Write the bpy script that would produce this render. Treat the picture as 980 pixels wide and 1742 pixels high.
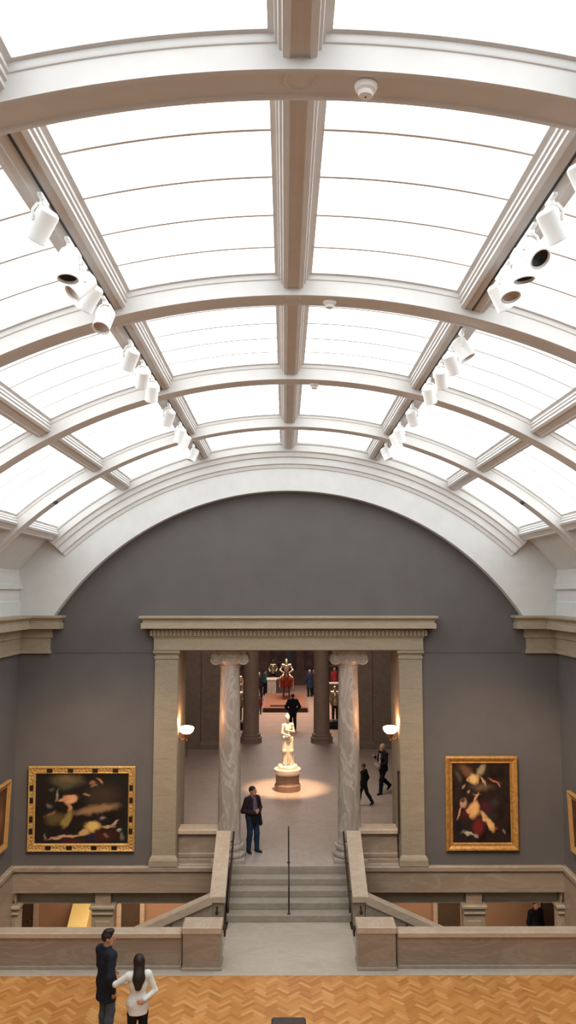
import bpy, math, random
import numpy as np
from mathutils import Vector, Matrix
random.seed(7)
R = math.radians
sc = bpy.context.scene
COL = sc.collection
for _o in list(bpy.data.objects):
    bpy.data.objects.remove(_o)

# ------------------------------------------------------------------ camera, world, exposure
cam_d = bpy.data.cameras.new('camera')
cam_d.sensor_fit = 'VERTICAL'; cam_d.sensor_height = 36.0; cam_d.lens = 28.0
cam_d.clip_start = 0.05; cam_d.clip_end = 200
cam = bpy.data.objects.new('camera', cam_d); COL.objects.link(cam)
cam.location = (-0.11, 0.0, 7.8)
cam.rotation_euler = (R(90 + 5.86), 0, -6 / 1355)
sc.camera = cam
w = bpy.data.worlds.new('world'); sc.world = w; w.use_nodes = True
w.node_tree.nodes['Background'].inputs[0].default_value = (0.9, 0.95, 1, 1)
w.node_tree.nodes['Background'].inputs[1].default_value = 0.05
sc.view_settings.view_transform = 'Standard'; sc.view_settings.look = 'None'
sc.view_settings.exposure = 0.0; sc.view_settings.gamma = 1.0
sc.view_settings.use_curve_mapping = False
sc.cycles.use_denoising = True
sc.cycles.max_bounces = 8; sc.cycles.diffuse_bounces = 5
sc.cycles.sample_clamp_indirect = 6
SKY = 3.3           # brightness of the daylit ceiling panes
SPOT = 260.0        # watts of one track spotlight
def light(name, kind, loc, energy, color, parent=None, **kw):
    d = bpy.data.lights.new(name, kind); d.energy = energy; d.color = color
    for k, v in kw.items(): setattr(d, k, v)
    o = bpy.data.objects.new(name, d); COL.objects.link(o); o.location = loc
    if parent: o.parent = parent
    return o
def aim(o, d):
    o.rotation_euler = Vector(d).to_track_quat('-Z', 'Y').to_euler()
# hall behind the doorway: one lamp over the statue and unseen area lights over the floors
l = light('statue_lamp', 'SPOT', (0.4, 27.4, 9.6), 7500, (1, .62, .34), spot_size=R(22), spot_blend=.7, shadow_soft_size=.12)
aim(l, (-.4, 2.1, -8.6))
l = light('hall_fill_light', 'AREA', (0, 27.5, 9.7), 640, (1, .84, .74), shape='RECTANGLE', size=6, size_y=5)  # added area light without a fixture, tilted to brighten the back wall
aim(l, (0, .75, -1))
light('court_skylight', 'AREA', (0, 49, 9.2), 1350, (1, .82, .72), shape='RECTANGLE', size=6, size_y=10)  # area light in place of the court's unseen skylight
light('corridor_lamp', 'AREA', (-4.4, 24.2, 0.0), 190, (1, .8, .6), shape='RECTANGLE', size=4, size_y=1)
light('corridor_lamp', 'AREA', (4.4, 24.2, 0.0), 130, (1, .8, .62), shape='RECTANGLE', size=4, size_y=1)

# ------------------------------------------------------------------ materials
def C(h):
    v = [int(h[i:i + 2], 16) / 255 for i in (0, 2, 4)]
    return tuple(x / 12.92 if x <= .04045 else ((x + .055) / 1.055) ** 2.4 for x in v) + (1,)
class N:
    def __init__(s, name):
        s.m = bpy.data.materials.new(name); s.m.use_nodes = True
        s.t = s.m.node_tree; s.b = s.t.nodes['Principled BSDF']
    def n(s, typ, **kw):
        x = s.t.nodes.new(typ)
        for k, v in kw.items(): setattr(x, k, v)
        return x
    def l(s, a, b): s.t.links.new(a, b)
    def ramp(s, fac, stops):
        r = s.n('ShaderNodeValToRGB'); e = r.color_ramp.elements
        while len(e) < len(stops): e.new(.5)
        for q, (p, c) in zip(e, stops): q.position = p; q.color = c
        s.l(fac, r.inputs[0]); return r.outputs[0]
    def coords(s, scale=(1, 1, 1), rot=(0, 0, 0), kind='Object'):
        t = s.n('ShaderNodeTexCoord'); m = s.n('ShaderNodeMapping')
        m.inputs['Scale'].default_value = scale; m.inputs['Rotation'].default_value = rot
        s.l(t.outputs[kind], m.inputs[0]); return m.outputs[0]
    def noise(s, vec, scale, detail=4, rough=.55, dist=0):
        x = s.n('ShaderNodeTexNoise'); x.inputs['Scale'].default_value = scale
        x.inputs['Detail'].default_value = detail; x.inputs['Roughness'].default_value = rough
        x.inputs['Distortion'].default_value = dist
        s.l(vec, x.inputs['Vector']); return x.outputs[0]
    def bump(s, h, strength=.1, dist=.01):
        x = s.n('ShaderNodeBump'); x.inputs['Strength'].default_value = strength; x.inputs['Distance'].default_value = dist
        s.l(h, x.inputs['Height']); s.l(x.outputs[0], s.b.inputs['Normal'])
def plain(name, a, b=None, rough=.6, scale=6, metal=0, spec=.4, bump=.03):
    m = N(name); v = m.coords(); f = m.noise(v, scale)
    m.l(m.ramp(f, [(.3, C(a)), (.7, C(b or a))]), m.b.inputs['Base Color'])
    m.b.inputs['Roughness'].default_value = rough; m.b.inputs['Metallic'].default_value = metal
    m.b.inputs['Specular IOR Level'].default_value = spec
    if bump: m.bump(f, bump)
    return m.m
def stone(name, a, b, vein, stretch=(1, 1, 1), scale=1.5, rough=.45, joints=None):
    """veined marble / travertine: soft clouds plus thin wandering veins"""
    m = N(name); v = m.coords(stretch)
    f = m.noise(v, scale, 6, .6, .6)
    base = m.ramp(f, [(.32, C(a)), (.68, C(b))])
    g = m.noise(v, scale * 1.7, 5, .6, 1.6)
    ab = m.n('ShaderNodeMath', operation='SUBTRACT'); ab.inputs[1].default_value = .5; m.l(g, ab.inputs[0])
    ab2 = m.n('ShaderNodeMath', operation='ABSOLUTE'); m.l(ab.outputs[0], ab2.inputs[0])
    k = m.ramp(ab2.outputs[0], [(0, (1, 1, 1, 1)), (.055, (0, 0, 0, 1))])
    mx = m.n('ShaderNodeMix', data_type='RGBA'); sc_ = m.n('ShaderNodeMath', operation='MULTIPLY'); sc_.inputs[1].default_value = .6
    m.l(k, sc_.inputs[0]); m.l(sc_.outputs[0], mx.inputs[0]); m.l(base, mx.inputs[6]); mx.inputs[7].default_value = C(vein)
    out = mx.outputs[2]
    if joints:
        bw, bh, plane = joints
        bt = m.n('ShaderNodeTexBrick'); bt.inputs['Scale'].default_value = 1; bt.inputs['Mortar Size'].default_value = .008
        bt.inputs['Brick Width'].default_value = bw; bt.inputs['Row Height'].default_value = bh
        bt.inputs['Color1'].default_value = (1, 1, 1, 1); bt.inputs['Color2'].default_value = (.96, .96, .96, 1); bt.inputs['Mortar'].default_value = (.84, .82, .8, 1)
        m.l(m.coords((1, 1, 1), (R(90), 0, 0) if plane == 'XZ' else (0, 0, 0)), bt.inputs[0])
        m2 = m.n('ShaderNodeMix', data_type='RGBA', blend_type='MULTIPLY'); m2.inputs[0].default_value = 1
        m.l(out, m2.inputs[6]); m.l(bt.outputs[0], m2.inputs[7]); out = m2.outputs[2]
    m.l(out, m.b.inputs['Base Color']); m.b.inputs['Roughness'].default_value = rough
    m.b.inputs['Specular IOR Level'].default_value = .35
    m.bump(f, .06); return m.m
def emit(name, col, strength):
    m = N(name); v = m.coords(); f = m.noise(v, .6)
    m.l(m.ramp(f, [(.3, col), (.7, tuple(c * .97 for c in col[:3]) + (1,))]), m.b.inputs['Emission Color'])
    m.b.inputs['Emission Strength'].default_value = strength
    m.b.inputs['Base Color'].default_value = (.8, .8, .8, 1); m.b.inputs['Roughness'].default_value = .5
    return m.m
M = {}
M['plaster'] = plain('white_plaster', 'cac9c6', 'd1d0cd', .7, 3)
M['rib'] = plain('painted_rib', 'cdcac7', 'd3d0cd', .6, 3)
M['grey'] = plain('grey_wall_paint', '5e5957', '635e5c', .85, 1.4, spec=.2)
M['pane'] = emit('frosted_pane', (.9, .97, 1, 1), SKY)
M['bar'] = plain('glazing_bar_paint', 'dedad7', 'e4e0dd', .6)
M['lime'] = stone('warm_limestone', '8e816e', '998b76', 'a29581', (.6, .6, 3), 1.6, .6, (2.6, .9, 'XZ'))
M['lime_plain'] = stone('dressed_limestone', '978a75', 'a1937d', 'a99d88', (.5, .5, 2), 1.6, .6)
M['marble'] = stone('banded_marble', '8a7a6a', '978675', 'a39382', (.4, .4, 2.0), .8, .35)
M['coping'] = stone('coping_marble', 'b09b86', 'bca892', 'c8b6a2', (.5, .5, 2), 1.5, .35)
M['step'] = stone('step_stone', '93887a', '9d9283', 'a59a8c', (.6, 1, 1), 1.2, .45)
M['landing'] = stone('landing_stone', 'aa9d8d', 'b5a898', 'bdb1a2', (.6, 1, 1), 1.2, .45)
M['column'] = stone('swirled_column_marble', '998d81', 'b2a69a', 'd0c6bb', (1.5, 1.5, .45), 1.0, .35)
M['darkcol'] = stone('dark_column_stone', '86736a', '927f72', '9d8b7a', (1.5, 1.5, .6), 1.5, .5)
M['hallwall'] = stone('hall_wall_stone', '74675d', '7d7066', '867970', (1, 1, 1), .8, .7)
M['hallfloor'] = stone('hall_floor_stone', 'a2948a', 'ac9e93', 'b3a79d', (1, 1, 1), .7, .5, (1.2, 1.2, 'XY'))
M['bronze'] = plain('dark_bronze', '3a2f28', '4a3c32', .45, 20, .6)
M['black'] = plain('black_metal', '121212', '1a1a1a', .5)
M['white'] = plain('white_lamp_enamel', 'f4f4f2', 'f8f8f6', .35)
M['gold'] = plain('gilded_wood', 'a87e42', 'dcb472', .42, 24, .35, bump=.4)
M['golddeep'] = plain('worn_gilding', '9a6c34', 'c89450', .5, 12, .3, bump=.2)
M['inlay'] = plain('dark_frame_inlay', '1e120c', '2a1a10', .5)
M['walnut'] = plain('bench_leather', '3b3231', '463c3a', .55, 8)
M['orangewall'] = plain('corridor_wall_paint', 'a17c60', 'a98468', .8, 2)
M['yellow'] = plain('pale_yellow_block', 'e2c67c', 'ead08a', .6, 2)
M['darkdoor'] = plain('dark_door_paint', '4a3a2e', '54422f', .6, 2)
M['carpet'] = plain('orange_red_carpet', '94644e', 'a07058', .95, 30, spec=.1)
M['darkred'] = plain('dark_platform_side', '3a211b', '452820', .7)
M['courtwall'] = plain('court_wall', '43312e', '57423b', .8, 1.2)
M['steel'] = plain('polished_steel', 'b9a98f', 'd8c8aa', .28, 10, .85)
M['darksteel'] = plain('blued_steel', '39342f', '4a443c', .35, 10, .8)
M['statue'] = plain('white_statue_marble', 'e4d8c4', 'ece1ce', .45, 5)
M['pedestal'] = stone('pedestal_stone', '8d7563', '9a8170', 'a58e7c', (1, 1, 1), 2, .5)
M['shade'] = emit('opal_lamp_glass', (1, .84, .6, 1), 5)
M['brass'] = plain('copper_brass', 'a8623a', 'c07a4a', .35, 8, .8)
M['cloth_frame'] = plain('plain_gilt_edge', 'b98b52', 'c99c60', .45, 10, .4)

# ------------------------------------------------------------------ mesh tools
class MB:
    def __init__(s): s.v = []; s.f = []
    def add(s, vs, fs):
        o = len(s.v); s.v += [tuple(p) for p in vs]; s.f += [tuple(i + o for i in f) for f in fs]; return s
    def box(s, x0, x1, y0, y1, z0, z1, bev=0.0):
        if bev <= 0:
            v = [(x, y, z) for x in (x0, x1) for y in (y0, y1) for z in (z0, z1)]
            return s.add(v, [(0, 1, 3, 2), (4, 6, 7, 5), (0, 4, 5, 1), (2, 3, 7, 6), (0, 2, 6, 4), (1, 5, 7, 3)])
        b = bev; rings = []
        for z, i in ((z0, b), (z0 + b, 0), (z1 - b, 0), (z1, b)):
            rings.append([(x0 + i, y0 + b, z), (x0 + b, y0 + i, z), (x1 - b, y0 + i, z), (x1 - i, y0 + b, z), (x1 - i, y1 - b, z), (x1 - b, y1 - i, z), (x0 + b, y1 - i, z), (x0 + i, y1 - b, z)])
        return s.rings(rings, True)
    def rings(s, rings, cap=True, close=True):
        n = len(rings[0]); v = [p for r in rings for p in r]; f = []
        for a in range(len(rings) - 1):
            for i in range(n if close else n - 1):
                j = (i + 1) % n
                f.append((a * n + i, a * n + j, (a + 1) * n + j, (a + 1) * n + i))
        if cap:
            f.append(tuple(range(n - 1, -1, -1))); f.append(tuple((len(rings) - 1) * n + i for i in range(n)))
        return s.add(v, f)
    def lathe(s, prof, c=(0, 0, 0), n=32, cap=True, sx=1, sy=1):
        return s.rings([[(c[0] + r * sx * math.cos(2 * math.pi * i / n), c[1] + r * sy * math.sin(2 * math.pi * i / n), c[2] + z) for i in range(n)] for r, z in prof], cap)
    def tube(s, pts, r, n=10, r2=None):
        pts = [Vector(p) for p in pts]; rings = []; k = len(pts) - 1
        d0 = (pts[1] - pts[0]).normalized(); up = Vector((0, 0, 1)) if abs(d0.z) < .9 else Vector((1, 0, 0))
        for i, p in enumerate(pts):
            d = (pts[min(i + 1, k)] - pts[max(i - 1, 0)]).normalized()
            a = d.cross(up).normalized(); b = a.cross(d)
            rr = r if r2 is None else r + (r2 - r) * i / k
            rings.append([p + rr * (math.cos(2 * math.pi * j / n) * a + math.sin(2 * math.pi * j / n) * b) for j in range(n)])
        return s.rings(rings)
    def sweep(s, path, prof, closed_prof=True):
        """path: 2D polyline, prof: (offset to the right of travel, z); mitred"""
        P = [Vector(p) for p in path]; rings = []
        for i, p in enumerate(P):
            nn = []
            if i > 0: d = (P[i] - P[i - 1]).normalized(); nn.append(Vector((d.y, -d.x)))
            if i < len(P) - 1: d = (P[i + 1] - P[i]).normalized(); nn.append(Vector((d.y, -d.x)))
            m = nn[0] if len(nn) == 1 else (nn[0] + nn[1]) / (1 + nn[0].dot(nn[1]))
            rings.append([(p.x + m.x * o, p.y + m.y * o, z) for o, z in prof])
        return s.rings(rings, True)
    def xform(s, mat, start=0):
        s.v[start:] = [tuple(mat @ Vector(p)) for p in s.v[start:]]; return s
    def build(s, name, mat, parent=None, smooth=False, loc=None):
        me = bpy.data.meshes.new(name); me.from_pydata(s.v, [], s.f); me.validate()
        import bmesh
        bm = bmesh.new(); bm.from_mesh(me); bmesh.ops.recalc_face_normals(bm, faces=bm.faces); bm.to_mesh(me); bm.free()
        if smooth:
            me.shade_smooth() if hasattr(me, 'shade_smooth') else None
            me.set_sharp_from_angle(angle=R(smooth if smooth is not True else 35))
        me.materials.append(mat)
        o = bpy.data.objects.new(name, me); COL.objects.link(o)
        if parent: o.parent = parent
        if loc: o.location = loc
        return o
def tag(o, label=None, cat=None, group=None, kind=None):
    if label: o['label'] = label
    if cat: o['category'] = cat
    if group: o['group'] = group
    if kind: o['kind'] = kind
    return o
def empty(name, loc, label=None, cat=None, group=None, rz=0):
    o = bpy.data.objects.new(name, None); COL.objects.link(o); o.location = loc; o.rotation_euler.z = rz
    o.empty_display_size = .1
    return tag(o, label, cat, group)
def struct(o): o['kind'] = 'structure'; return o
def copy_tree(o, parent=None):
    c = o.copy(); COL.objects.link(c); c.parent = parent
    if parent: c.matrix_parent_inverse = o.matrix_parent_inverse.copy()
    for ch in list(o.children): copy_tree(ch, c)
    return c

# ------------------------------------------------------------------ the room
D = 21.3; W = 7.12; ZU = .83; YB = -4.0
# parquet: herringbone blocks, one mesh, a tone per block
def parquet():
    wd = .078; n = 4; vs = []; fs = []; cols = []
    c45 = math.cos(R(45)); x0, x1, y0, y1 = -W, W, YB, 17.23
    cy = (y0 + y1) / 2; N_ = 190
    g = .0012
    for i in range(-N_, N_):
        for j in range(-N_, N_):
            d = (i - j) % (2 * n)
            if d == 0: a = (i, i + n, j, j + 1)
            elif d == 2 * n - 1: a = (i, i + 1, j, j + n)
            else: continue
            u0, u1, v0, v1 = a[0] * wd + g, a[1] * wd - g, a[2] * wd + g, a[3] * wd - g
            q = [((u - v) * c45, (u + v) * c45 + cy) for u, v in ((u0, v0), (u1, v0), (u1, v1), (u0, v1))]
            if max(p[0] for p in q) < x0 or min(p[0] for p in q) > x1 or max(p[1] for p in q) < y0 or min(p[1] for p in q) > y1: continue
            q = [(min(max(p[0], x0), x1), max(p[1], y0)) for p in q]
            k = len(vs); vs += [(p[0], p[1], 0) for p in q]; fs.append((k, k + 1, k + 2, k + 3)); cols.append((random.random(), 0 if d == 0 else 1, random.random(), 1))
    k = len(vs); vs += [(x0, y0, -.004), (x1, y0, -.004), (x1, y1, -.004), (x0, y1, -.004)]; fs.append((k, k + 1, k + 2, k + 3)); cols.append((.1, 0, .5, 1))
    me = bpy.data.meshes.new('floor'); me.from_pydata(vs, [], fs)
    at = me.color_attributes.new('tone', 'FLOAT_COLOR', 'CORNER')
    arr = np.array([c for c, f in zip(cols, fs) for _ in f], dtype=np.float32).ravel(); at.data.foreach_set('color', arr)
    m = N('oak_parquet'); a = m.n('ShaderNodeAttribute'); a.attribute_name = 'tone'
    s = m.n('ShaderNodeSeparateColor'); m.l(a.outputs['Color'], s.inputs[0])
    base = m.ramp(s.outputs[0], [(0, C('b4773c')), (.4, C('c48649')), (.75, C('cc8f4f')), (1, C('d69f62'))])
    gr = m.noise(m.coords((9, 9, 1)), 5, 5)
    mx = m.n('ShaderNodeMix', data_type='RGBA', blend_type='MULTIPLY'); mx.inputs[0].default_value = .5
    m.l(base, mx.inputs[6]); m.l(m.ramp(gr, [(.3, (.75, .72, .68, 1)), (.7, (1.1, 1.1, 1.1, 1))]), mx.inputs[7])
    m.l(mx.outputs[2], m.b.inputs['Base Color']); m.b.inputs['Roughness'].default_value = .42; m.b.inputs['Specular IOR Level'].default_value = .35
    me.materials.append(m.m); o = bpy.data.objects.new('floor', me); COL.objects.link(o); return struct(o)
parquet()
struct(MB().box(-W, W, 17.23, 17.56, -.3, .005).build('trim_1', M['landing']))
struct(MB().box(-1.45, 1.45, 17.56, 19.95, -.3, 0).build('floor_landing', M['landing']))
struct(MB().box(-1.5, 1.5, 21.24, 21.4, .2, ZU).box(-7, 7, 21.4, 40, .2, ZU).build('floor_hall', M['hallfloor']))
struct(MB().box(-9, 9, 40, 62, .2, ZU).build('floor_court', plain('court_floor_stone', 'b79a88', 'c2a592', .4, 2)))
struct(MB().box(-W - .3, W + .3, 17.9, 21.6, -3.7, -3.5).box(-9.3, 9.3, 21.6, 27, -3.7, -3.5).build('floor_lower', M['hallfloor']))
struct(MB().box(-W - .3, -W, YB, D, -3.7, 12.6).build('wall_left', M['grey']))
struct(MB().box(W, W + .3, YB, D, -3.7, 12.6).build('wall_right', M['grey']))
struct(MB().box(-W, W, YB - .3, YB, -.3, 12.6).build('wall_front', M['grey']))
wb = MB().box(-W - .3, -2.93, D, 22.9, .2, 12.6).box(2.93, W + .3, D, 22.9, .2, 12.6).box(-2.93, 2.93, D, 22.9, 6.33, 12.6)
struct(wb.build('wall_back', M['grey']))
# thin raised seam in the grey wall covering
for s in (-1, 1):
    struct(MB().box(*sorted((s * 3.55, s * 6.15)), D - .012, D + .01, 6.25, 6.275).build('trim_%d' % (3 if s < 0 else 4), M['grey']))
# stone lining inside the doorway
for s, nm in ((-1, 'trim_5'), (1, 'trim_6')):
    struct(MB().box(*sorted((s * 2.90, s * 2.94)), D, 22.9, ZU, 6.33).build(nm, M['lime']))
struct(MB().box(-2.9, 2.9, D, 22.9, 6.30, 6.34).build('trim_7', M['lime_plain']))

# ------------------------------------------------------------------ vault
ZC, RS, RG = 2.62, 8.9, 9.18
STEP = R(14.15); AMAX = R(51.2)
def arc_sweep(mb, prof, y, a0, a1, n=96):
    """prof of (dy, r) swept round the vault axis at depth y"""
    rings = []
    for i in range(n + 1):
        a = a0 + (a1 - a0) * i / n
        rings.append([(r * math.sin(a), y + dy, ZC + r * math.cos(a)) for dy, r in prof])
    return mb.rings(rings)
half = [(-.245, 9.20), (-.242, 9.172), (-.205, 9.165), (-.202, 9.118), (-.195, 9.105), (-.184, 9.10), (-.182, 9.092), (-.182, RS + .008), (-.176, RS + .005), (-.135, RS), (-.125, RS), (-.117, RS + .014)]
ribprof = half + [(-dy, r) for dy, r in reversed(half)]
ribprof = ribprof + [(.245, 9.5), (-.245, 9.5)]
RIBS = [-2.7, 1.35, 5.515, 9.84, 13.77, 17.74]
tn = 10
for y in RIBS:
    struct(arc_sweep(MB(), ribprof, y, -AMAX, AMAX).build('trim_%d' % tn, M['rib'], smooth=30)); tn += 1
# end arch: stepped moulding against the end wall
endprof = [(-.34, 9.2), (-.32, 9.12), (-.28, 9.08), (-.26, 8.93), (-.20, 8.90), (-.17, 8.80), (-.12, 8.78), (-.10, 8.62), (-.05, 8.60), (-.03, 8.52), (.02, 8.50), (.02, 9.5), (-.34, 9.5)]
struct(arc_sweep(MB(), endprof, 21.0, -R(43.6), R(43.6)).build('trim_%d' % tn, M['rib'], smooth=25)); tn += 1
# flat white lunette band between the grey arch and the vault
AR, AZ = 7.36, 3.168
zs0 = 7.22; xa = math.sqrt(AR ** 2 - (zs0 - AZ) ** 2); a_end = math.asin(xa / AR)
vs = []; n = 64
for yy in (21.0, D):
    for i in range(n + 1):
        a = -a_end + 2 * a_end * i / n
        xi, zi = AR * math.sin(a), AZ + AR * math.cos(a)
        t = i / n * 2 - 1
        b = t * R(50.5); xo, zo = 9.2 * math.sin(b), ZC + 9.2 * math.cos(b)
        vs += [(xi, yy, zi), (xo, yy, zo)]
m_ = MB(); k = 2 * (n + 1); fs = []
for i in range(n):
    a = 2 * i
    fs += [(a, a + 1, a + 3, a + 2), (k + a, k + a + 2, k + a + 3, k + a + 1), (a, a + 2, k + a + 2, k + a)]
m_.add(vs, fs)
for s in (-1, 1):   # the springing of the band down to the cornice
    xo, zo = 9.2 * math.sin(R(50.5)), ZC + 9.2 * math.cos(R(50.5))
    m_.add([(s * xa, 21.0, zs0), (s * xo, 21.0, zo), (s * (W - .0), 21.0, zo), (s * (W - .0), 21.0, zs0)], [(0, 1, 2, 3)])
struct(m_.build('trim_%d' % tn, M['plaster'])); tn += 1
# longitudinal beams
def beamprof(hw):
    h = [(-(hw + .11), 9.20), (-(hw + .108), 9.17), (-(hw + .06), 9.16), (-(hw + .056), 9.105), (-(hw + .036), 9.1), (-(hw + .03), 9.055), (-(hw + .006), 9.05), (-hw, 9.0), (-(hw - .042), 8.987), (-(hw - .05), 8.985), (-(hw - .056), 9.005)]
    return h + [(-t, r) for t, r in reversed(h)] + [(hw + .11, 9.5), (-(hw + .11), 9.5)]
def frame_at(a, t, r):
    rad = Vector((math.sin(a), math.cos(a))); tan = Vector((math.cos(a), -math.sin(a)))
    p = rad * r + tan * t
    return p.x, ZC + p.y
EDGE = {}
for k in range(-3, 4):
    a = k * STEP + (R(.3) * k if abs(k) == 1 else 0); hw = .15 if abs(k) == 1 else .125
    prof = [frame_at(a, t, r) for t, r in beamprof(hw)]
    EDGE[k] = (hw + .105) / 9.18
    b = struct(MB().rings([[(x, y, z) for x, z in prof] for y in (YB, 20.7)]).build('trim_%d' % tn, M['rib'])); tn += 1
    if abs(k) == 1:
        q = [frame_at(a, t, r) for t, r in ((-.010, 8.992), (.010, 8.992), (.010, 9.03), (-.010, 9.03))]
        MB().rings([[(x, y, z) for x, z in q] for y in (YB, 20.6)]).build('lighting_track', M['black'], b)
# daylit panes with glazing bars
wn = 1
rows = [YB] + RIBS + [20.86]
for ri in range(len(rows) - 1):
    y0 = rows[ri] + (.21 if ri else 0); y1 = rows[ri + 1] - (.21 if ri < len(rows) - 2 else 0.1)
    for k in range(-3, 3):
        a0 = k * STEP + (R(.3) * k if abs(k) == 1 else 0) + EDGE[k]; a1 = (k + 1) * STEP + (R(.3) * (k + 1) if abs(k + 1) == 1 else 0) - EDGE[k + 1]
        nn = 14
        g = MB().rings([[(RG * math.sin(a0 + (a1 - a0) * i / nn), y, ZC + RG * math.cos(a0 + (a1 - a0) * i / nn)) for i in range(nn + 1)] for y in (y0, y1)], cap=False, close=False)
        wo = struct(g.build('window_%d' % wn, M['pane'], smooth=True)); wn += 1
        bars = MB()
        nb = 5
        for q in range(1, nb):
            yb = y0 + (y1 - y0) * q / nb
            rr = []
            for i in range(nn + 1):
                a = a0 + (a1 - a0) * i / nn
                rr.append([(r * math.sin(a), yb + dy, ZC + r * math.cos(a)) for dy, r in ((-.017, RG), (-.017, RG - .014), (.017, RG - .014), (.017, RG))])
            bars.rings(rr)
        bars.build('glazing_bar', M['bar'], wo)
# solid plaster coves below the lowest beams
for s in (-1, 1):
    a0, a1 = 3 * STEP + .02, R(52.0)
    rg = []
    for i in range(13):
        a = a0 + (a1 - a0) * i / 12
        rg.append([(s * r * math.sin(a), y, ZC + r * math.cos(a)) for y, r in ((YB, 9.14), (20.99, 9.14), (20.99, 9.3), (YB, 9.3))])
    struct(MB().rings(rg).build('ceiling_cove', M['plaster'], smooth=True))
# backing above the panes so the vault is closed
rg = []
for i in range(41):
    a = -R(53) + R(106) * i / 40
    rg.append([(r * math.sin(a), y, ZC + r * math.cos(a)) for y, r in ((YB, 9.5), (21.4, 9.5), (21.4, 9.6), (YB, 9.6))])
struct(MB().rings(rg).build('ceiling', M['plaster'], smooth=True))

# ------------------------------------------------------------------ cornices, attic, rails
ENT = [(0, 6.24), (.10, 6.24), (.10, 6.32), (.08, 6.33), (.08, 6.63), (.13, 6.65), (.13, 6.86), (.2, 6.88), (.40, 6.89), (.40, 7.03), (.37, 7.05), (.37, 7.10), (.46, 7.18), (.46, 7.235), (0, 7.235)]
for s in (-1, 1):
    path = [(-W, YB), (-W, D), (-6.36, D), (-6.36, D + .15)]
    mb = MB().sweep(path, ENT)
    if s > 0: mb.xform(Matrix.Scale(-1, 4, (1, 0, 0)))
    e = tag(mb.build('wall_cornice', M['lime_plain']), 'limestone cornice along the side wall %s, turning the corner' % ('nearer the wide landscape painting' if s < 0 else 'nearer the upright painting'), 'cornice', 'limestone side cornices')
    ATT = [(0, 7.235), (.10, 7.235), (.10, 7.58), (.06, 7.62), (.06, 7.88), (.14, 7.92), (.14, 8.02), (.09, 8.06), (.09, 8.14), (.05, 8.3), (.05, 8.42), (0, 8.5)]
    mb = MB().sweep([(-W, YB), (-W, 21.0)], ATT)
    if s > 0: mb.xform(Matrix.Scale(-1, 4, (1, 0, 0)))
    struct(mb.build('trim_%d' % tn, M['plaster'])); tn += 1
    # wainscot and rail on the side wall
    mb = MB().sweep([(-W, YB), (-W, D)], [(0, -.02), (.06, -.02), (.06, .72), (.12, .74), (.12, .83), (.08, .86), (0, .86)])
    mb.add([], [])
    if s > 0: mb.xform(Matrix.Scale(-1, 4, (1, 0, 0)))
    struct(mb.build('baseboard_%s' % ('left' if s < 0 else 'right'), M['marble']))
    struct(MB().box(*sorted((s * W, s * (W - .06))), 17.9, D, -3.5, -.02).build('trim_%d' % tn, M['marble'])); tn += 1
    # ledge and stone band below the grey end wall
    mb = MB().sweep([(-W + .06, D), (-1.8, D)], [(0, .2), (.06, .2), (.06, .715), (.12, .735), (.12, .83), (.09, .86), (0, .86)])
    if s > 0: mb.xform(Matrix.Scale(-1, 4, (1, 0, 0)))
    struct(mb.build('baseboard_%s' % ('back' if s < 0 else 'back_right'), M['marble']))
    # recessed beam over the lower opening
    mb = MB().sweep([(-W + .06, 21.62), (-1.8, 21.62)], [(-.2, -.18), (.05, -.18), (.05, -.145), (.0, -.13), (.0, -.03), (.04, -.01), (.04, .06), (.07, .1), (.07, .21), (-.2, .21)])
    if s > 0: mb.xform(Matrix.Scale(-1, 4, (1, 0, 0)))
    struct(mb.build('trim_%d' % tn, M['lime_plain'])); tn += 1

# ------------------------------------------------------------------ doorcase
dc = empty('stone_doorcase', (0, D, ZU), 'tall limestone doorway surround with dentil cornice framing the two marble columns', 'doorway surround')
def child(mb, name, mat, parent, smooth=False):
    loc = Vector(parent.location); p = parent.parent
    while p: loc += Vector(p.location); p = p.parent
    mb.xform(Matrix.Translation(-loc)); return mb.build(name, mat, parent, smooth)
DE = [(0, 6.33), (.12, 6.33), (.12, 6.62), (.14, 6.65), (.14, 6.68), (.16, 6.68), (.16, 6.87), (.2, 6.89), (.42, 6.90), (.42, 7.03), (.38, 7.05), (.38, 7.1), (.47, 7.17), (.47, 7.22), (0, 7.22)]
ent = child(MB().sweep([(-3.42, D), (-3.42, D - .001), (3.42, D - .001), (3.42, D)], DE), 'entablature', M['lime_plain'], dc)
dn = MB(); x = -3.54
while x < 3.5:
    dn.box(x, x + .055, D - .215, D - .15, 6.70, 6.84); x += .105
for s in (-1, 1): dn.box(*sorted((s * 3.575, s * 3.63)), D - .215, D - .15, 6.70, 6.84)
d_ = dn; d_.xform(Matrix.Translation((0, -D, -ZU))); d_.build('dentils', M['lime_plain'], ent)
for s in (-1, 1):
    mb = MB().sweep([(s * 3.21 - .30, D + .06), (s * 3.21 - .30, D), (s * 3.21 + .30, D), (s * 3.21 + .30, D + .06)],
                    [(-.05, .86), (.07, .86), (.07, 1.0), (.05, 1.05), (.02, 1.1), (0, 1.12), (0, 6.08), (.02, 6.1), (.02, 6.16), (0, 6.17), (0, 6.2), (.05, 6.25), (.05, 6.32), (-.05, 6.33)])
    mb.v = [(p[0], p[1] - .06, p[2]) for p in mb.v]
    child(mb, 'pilaster', M['lime'], dc)

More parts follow.
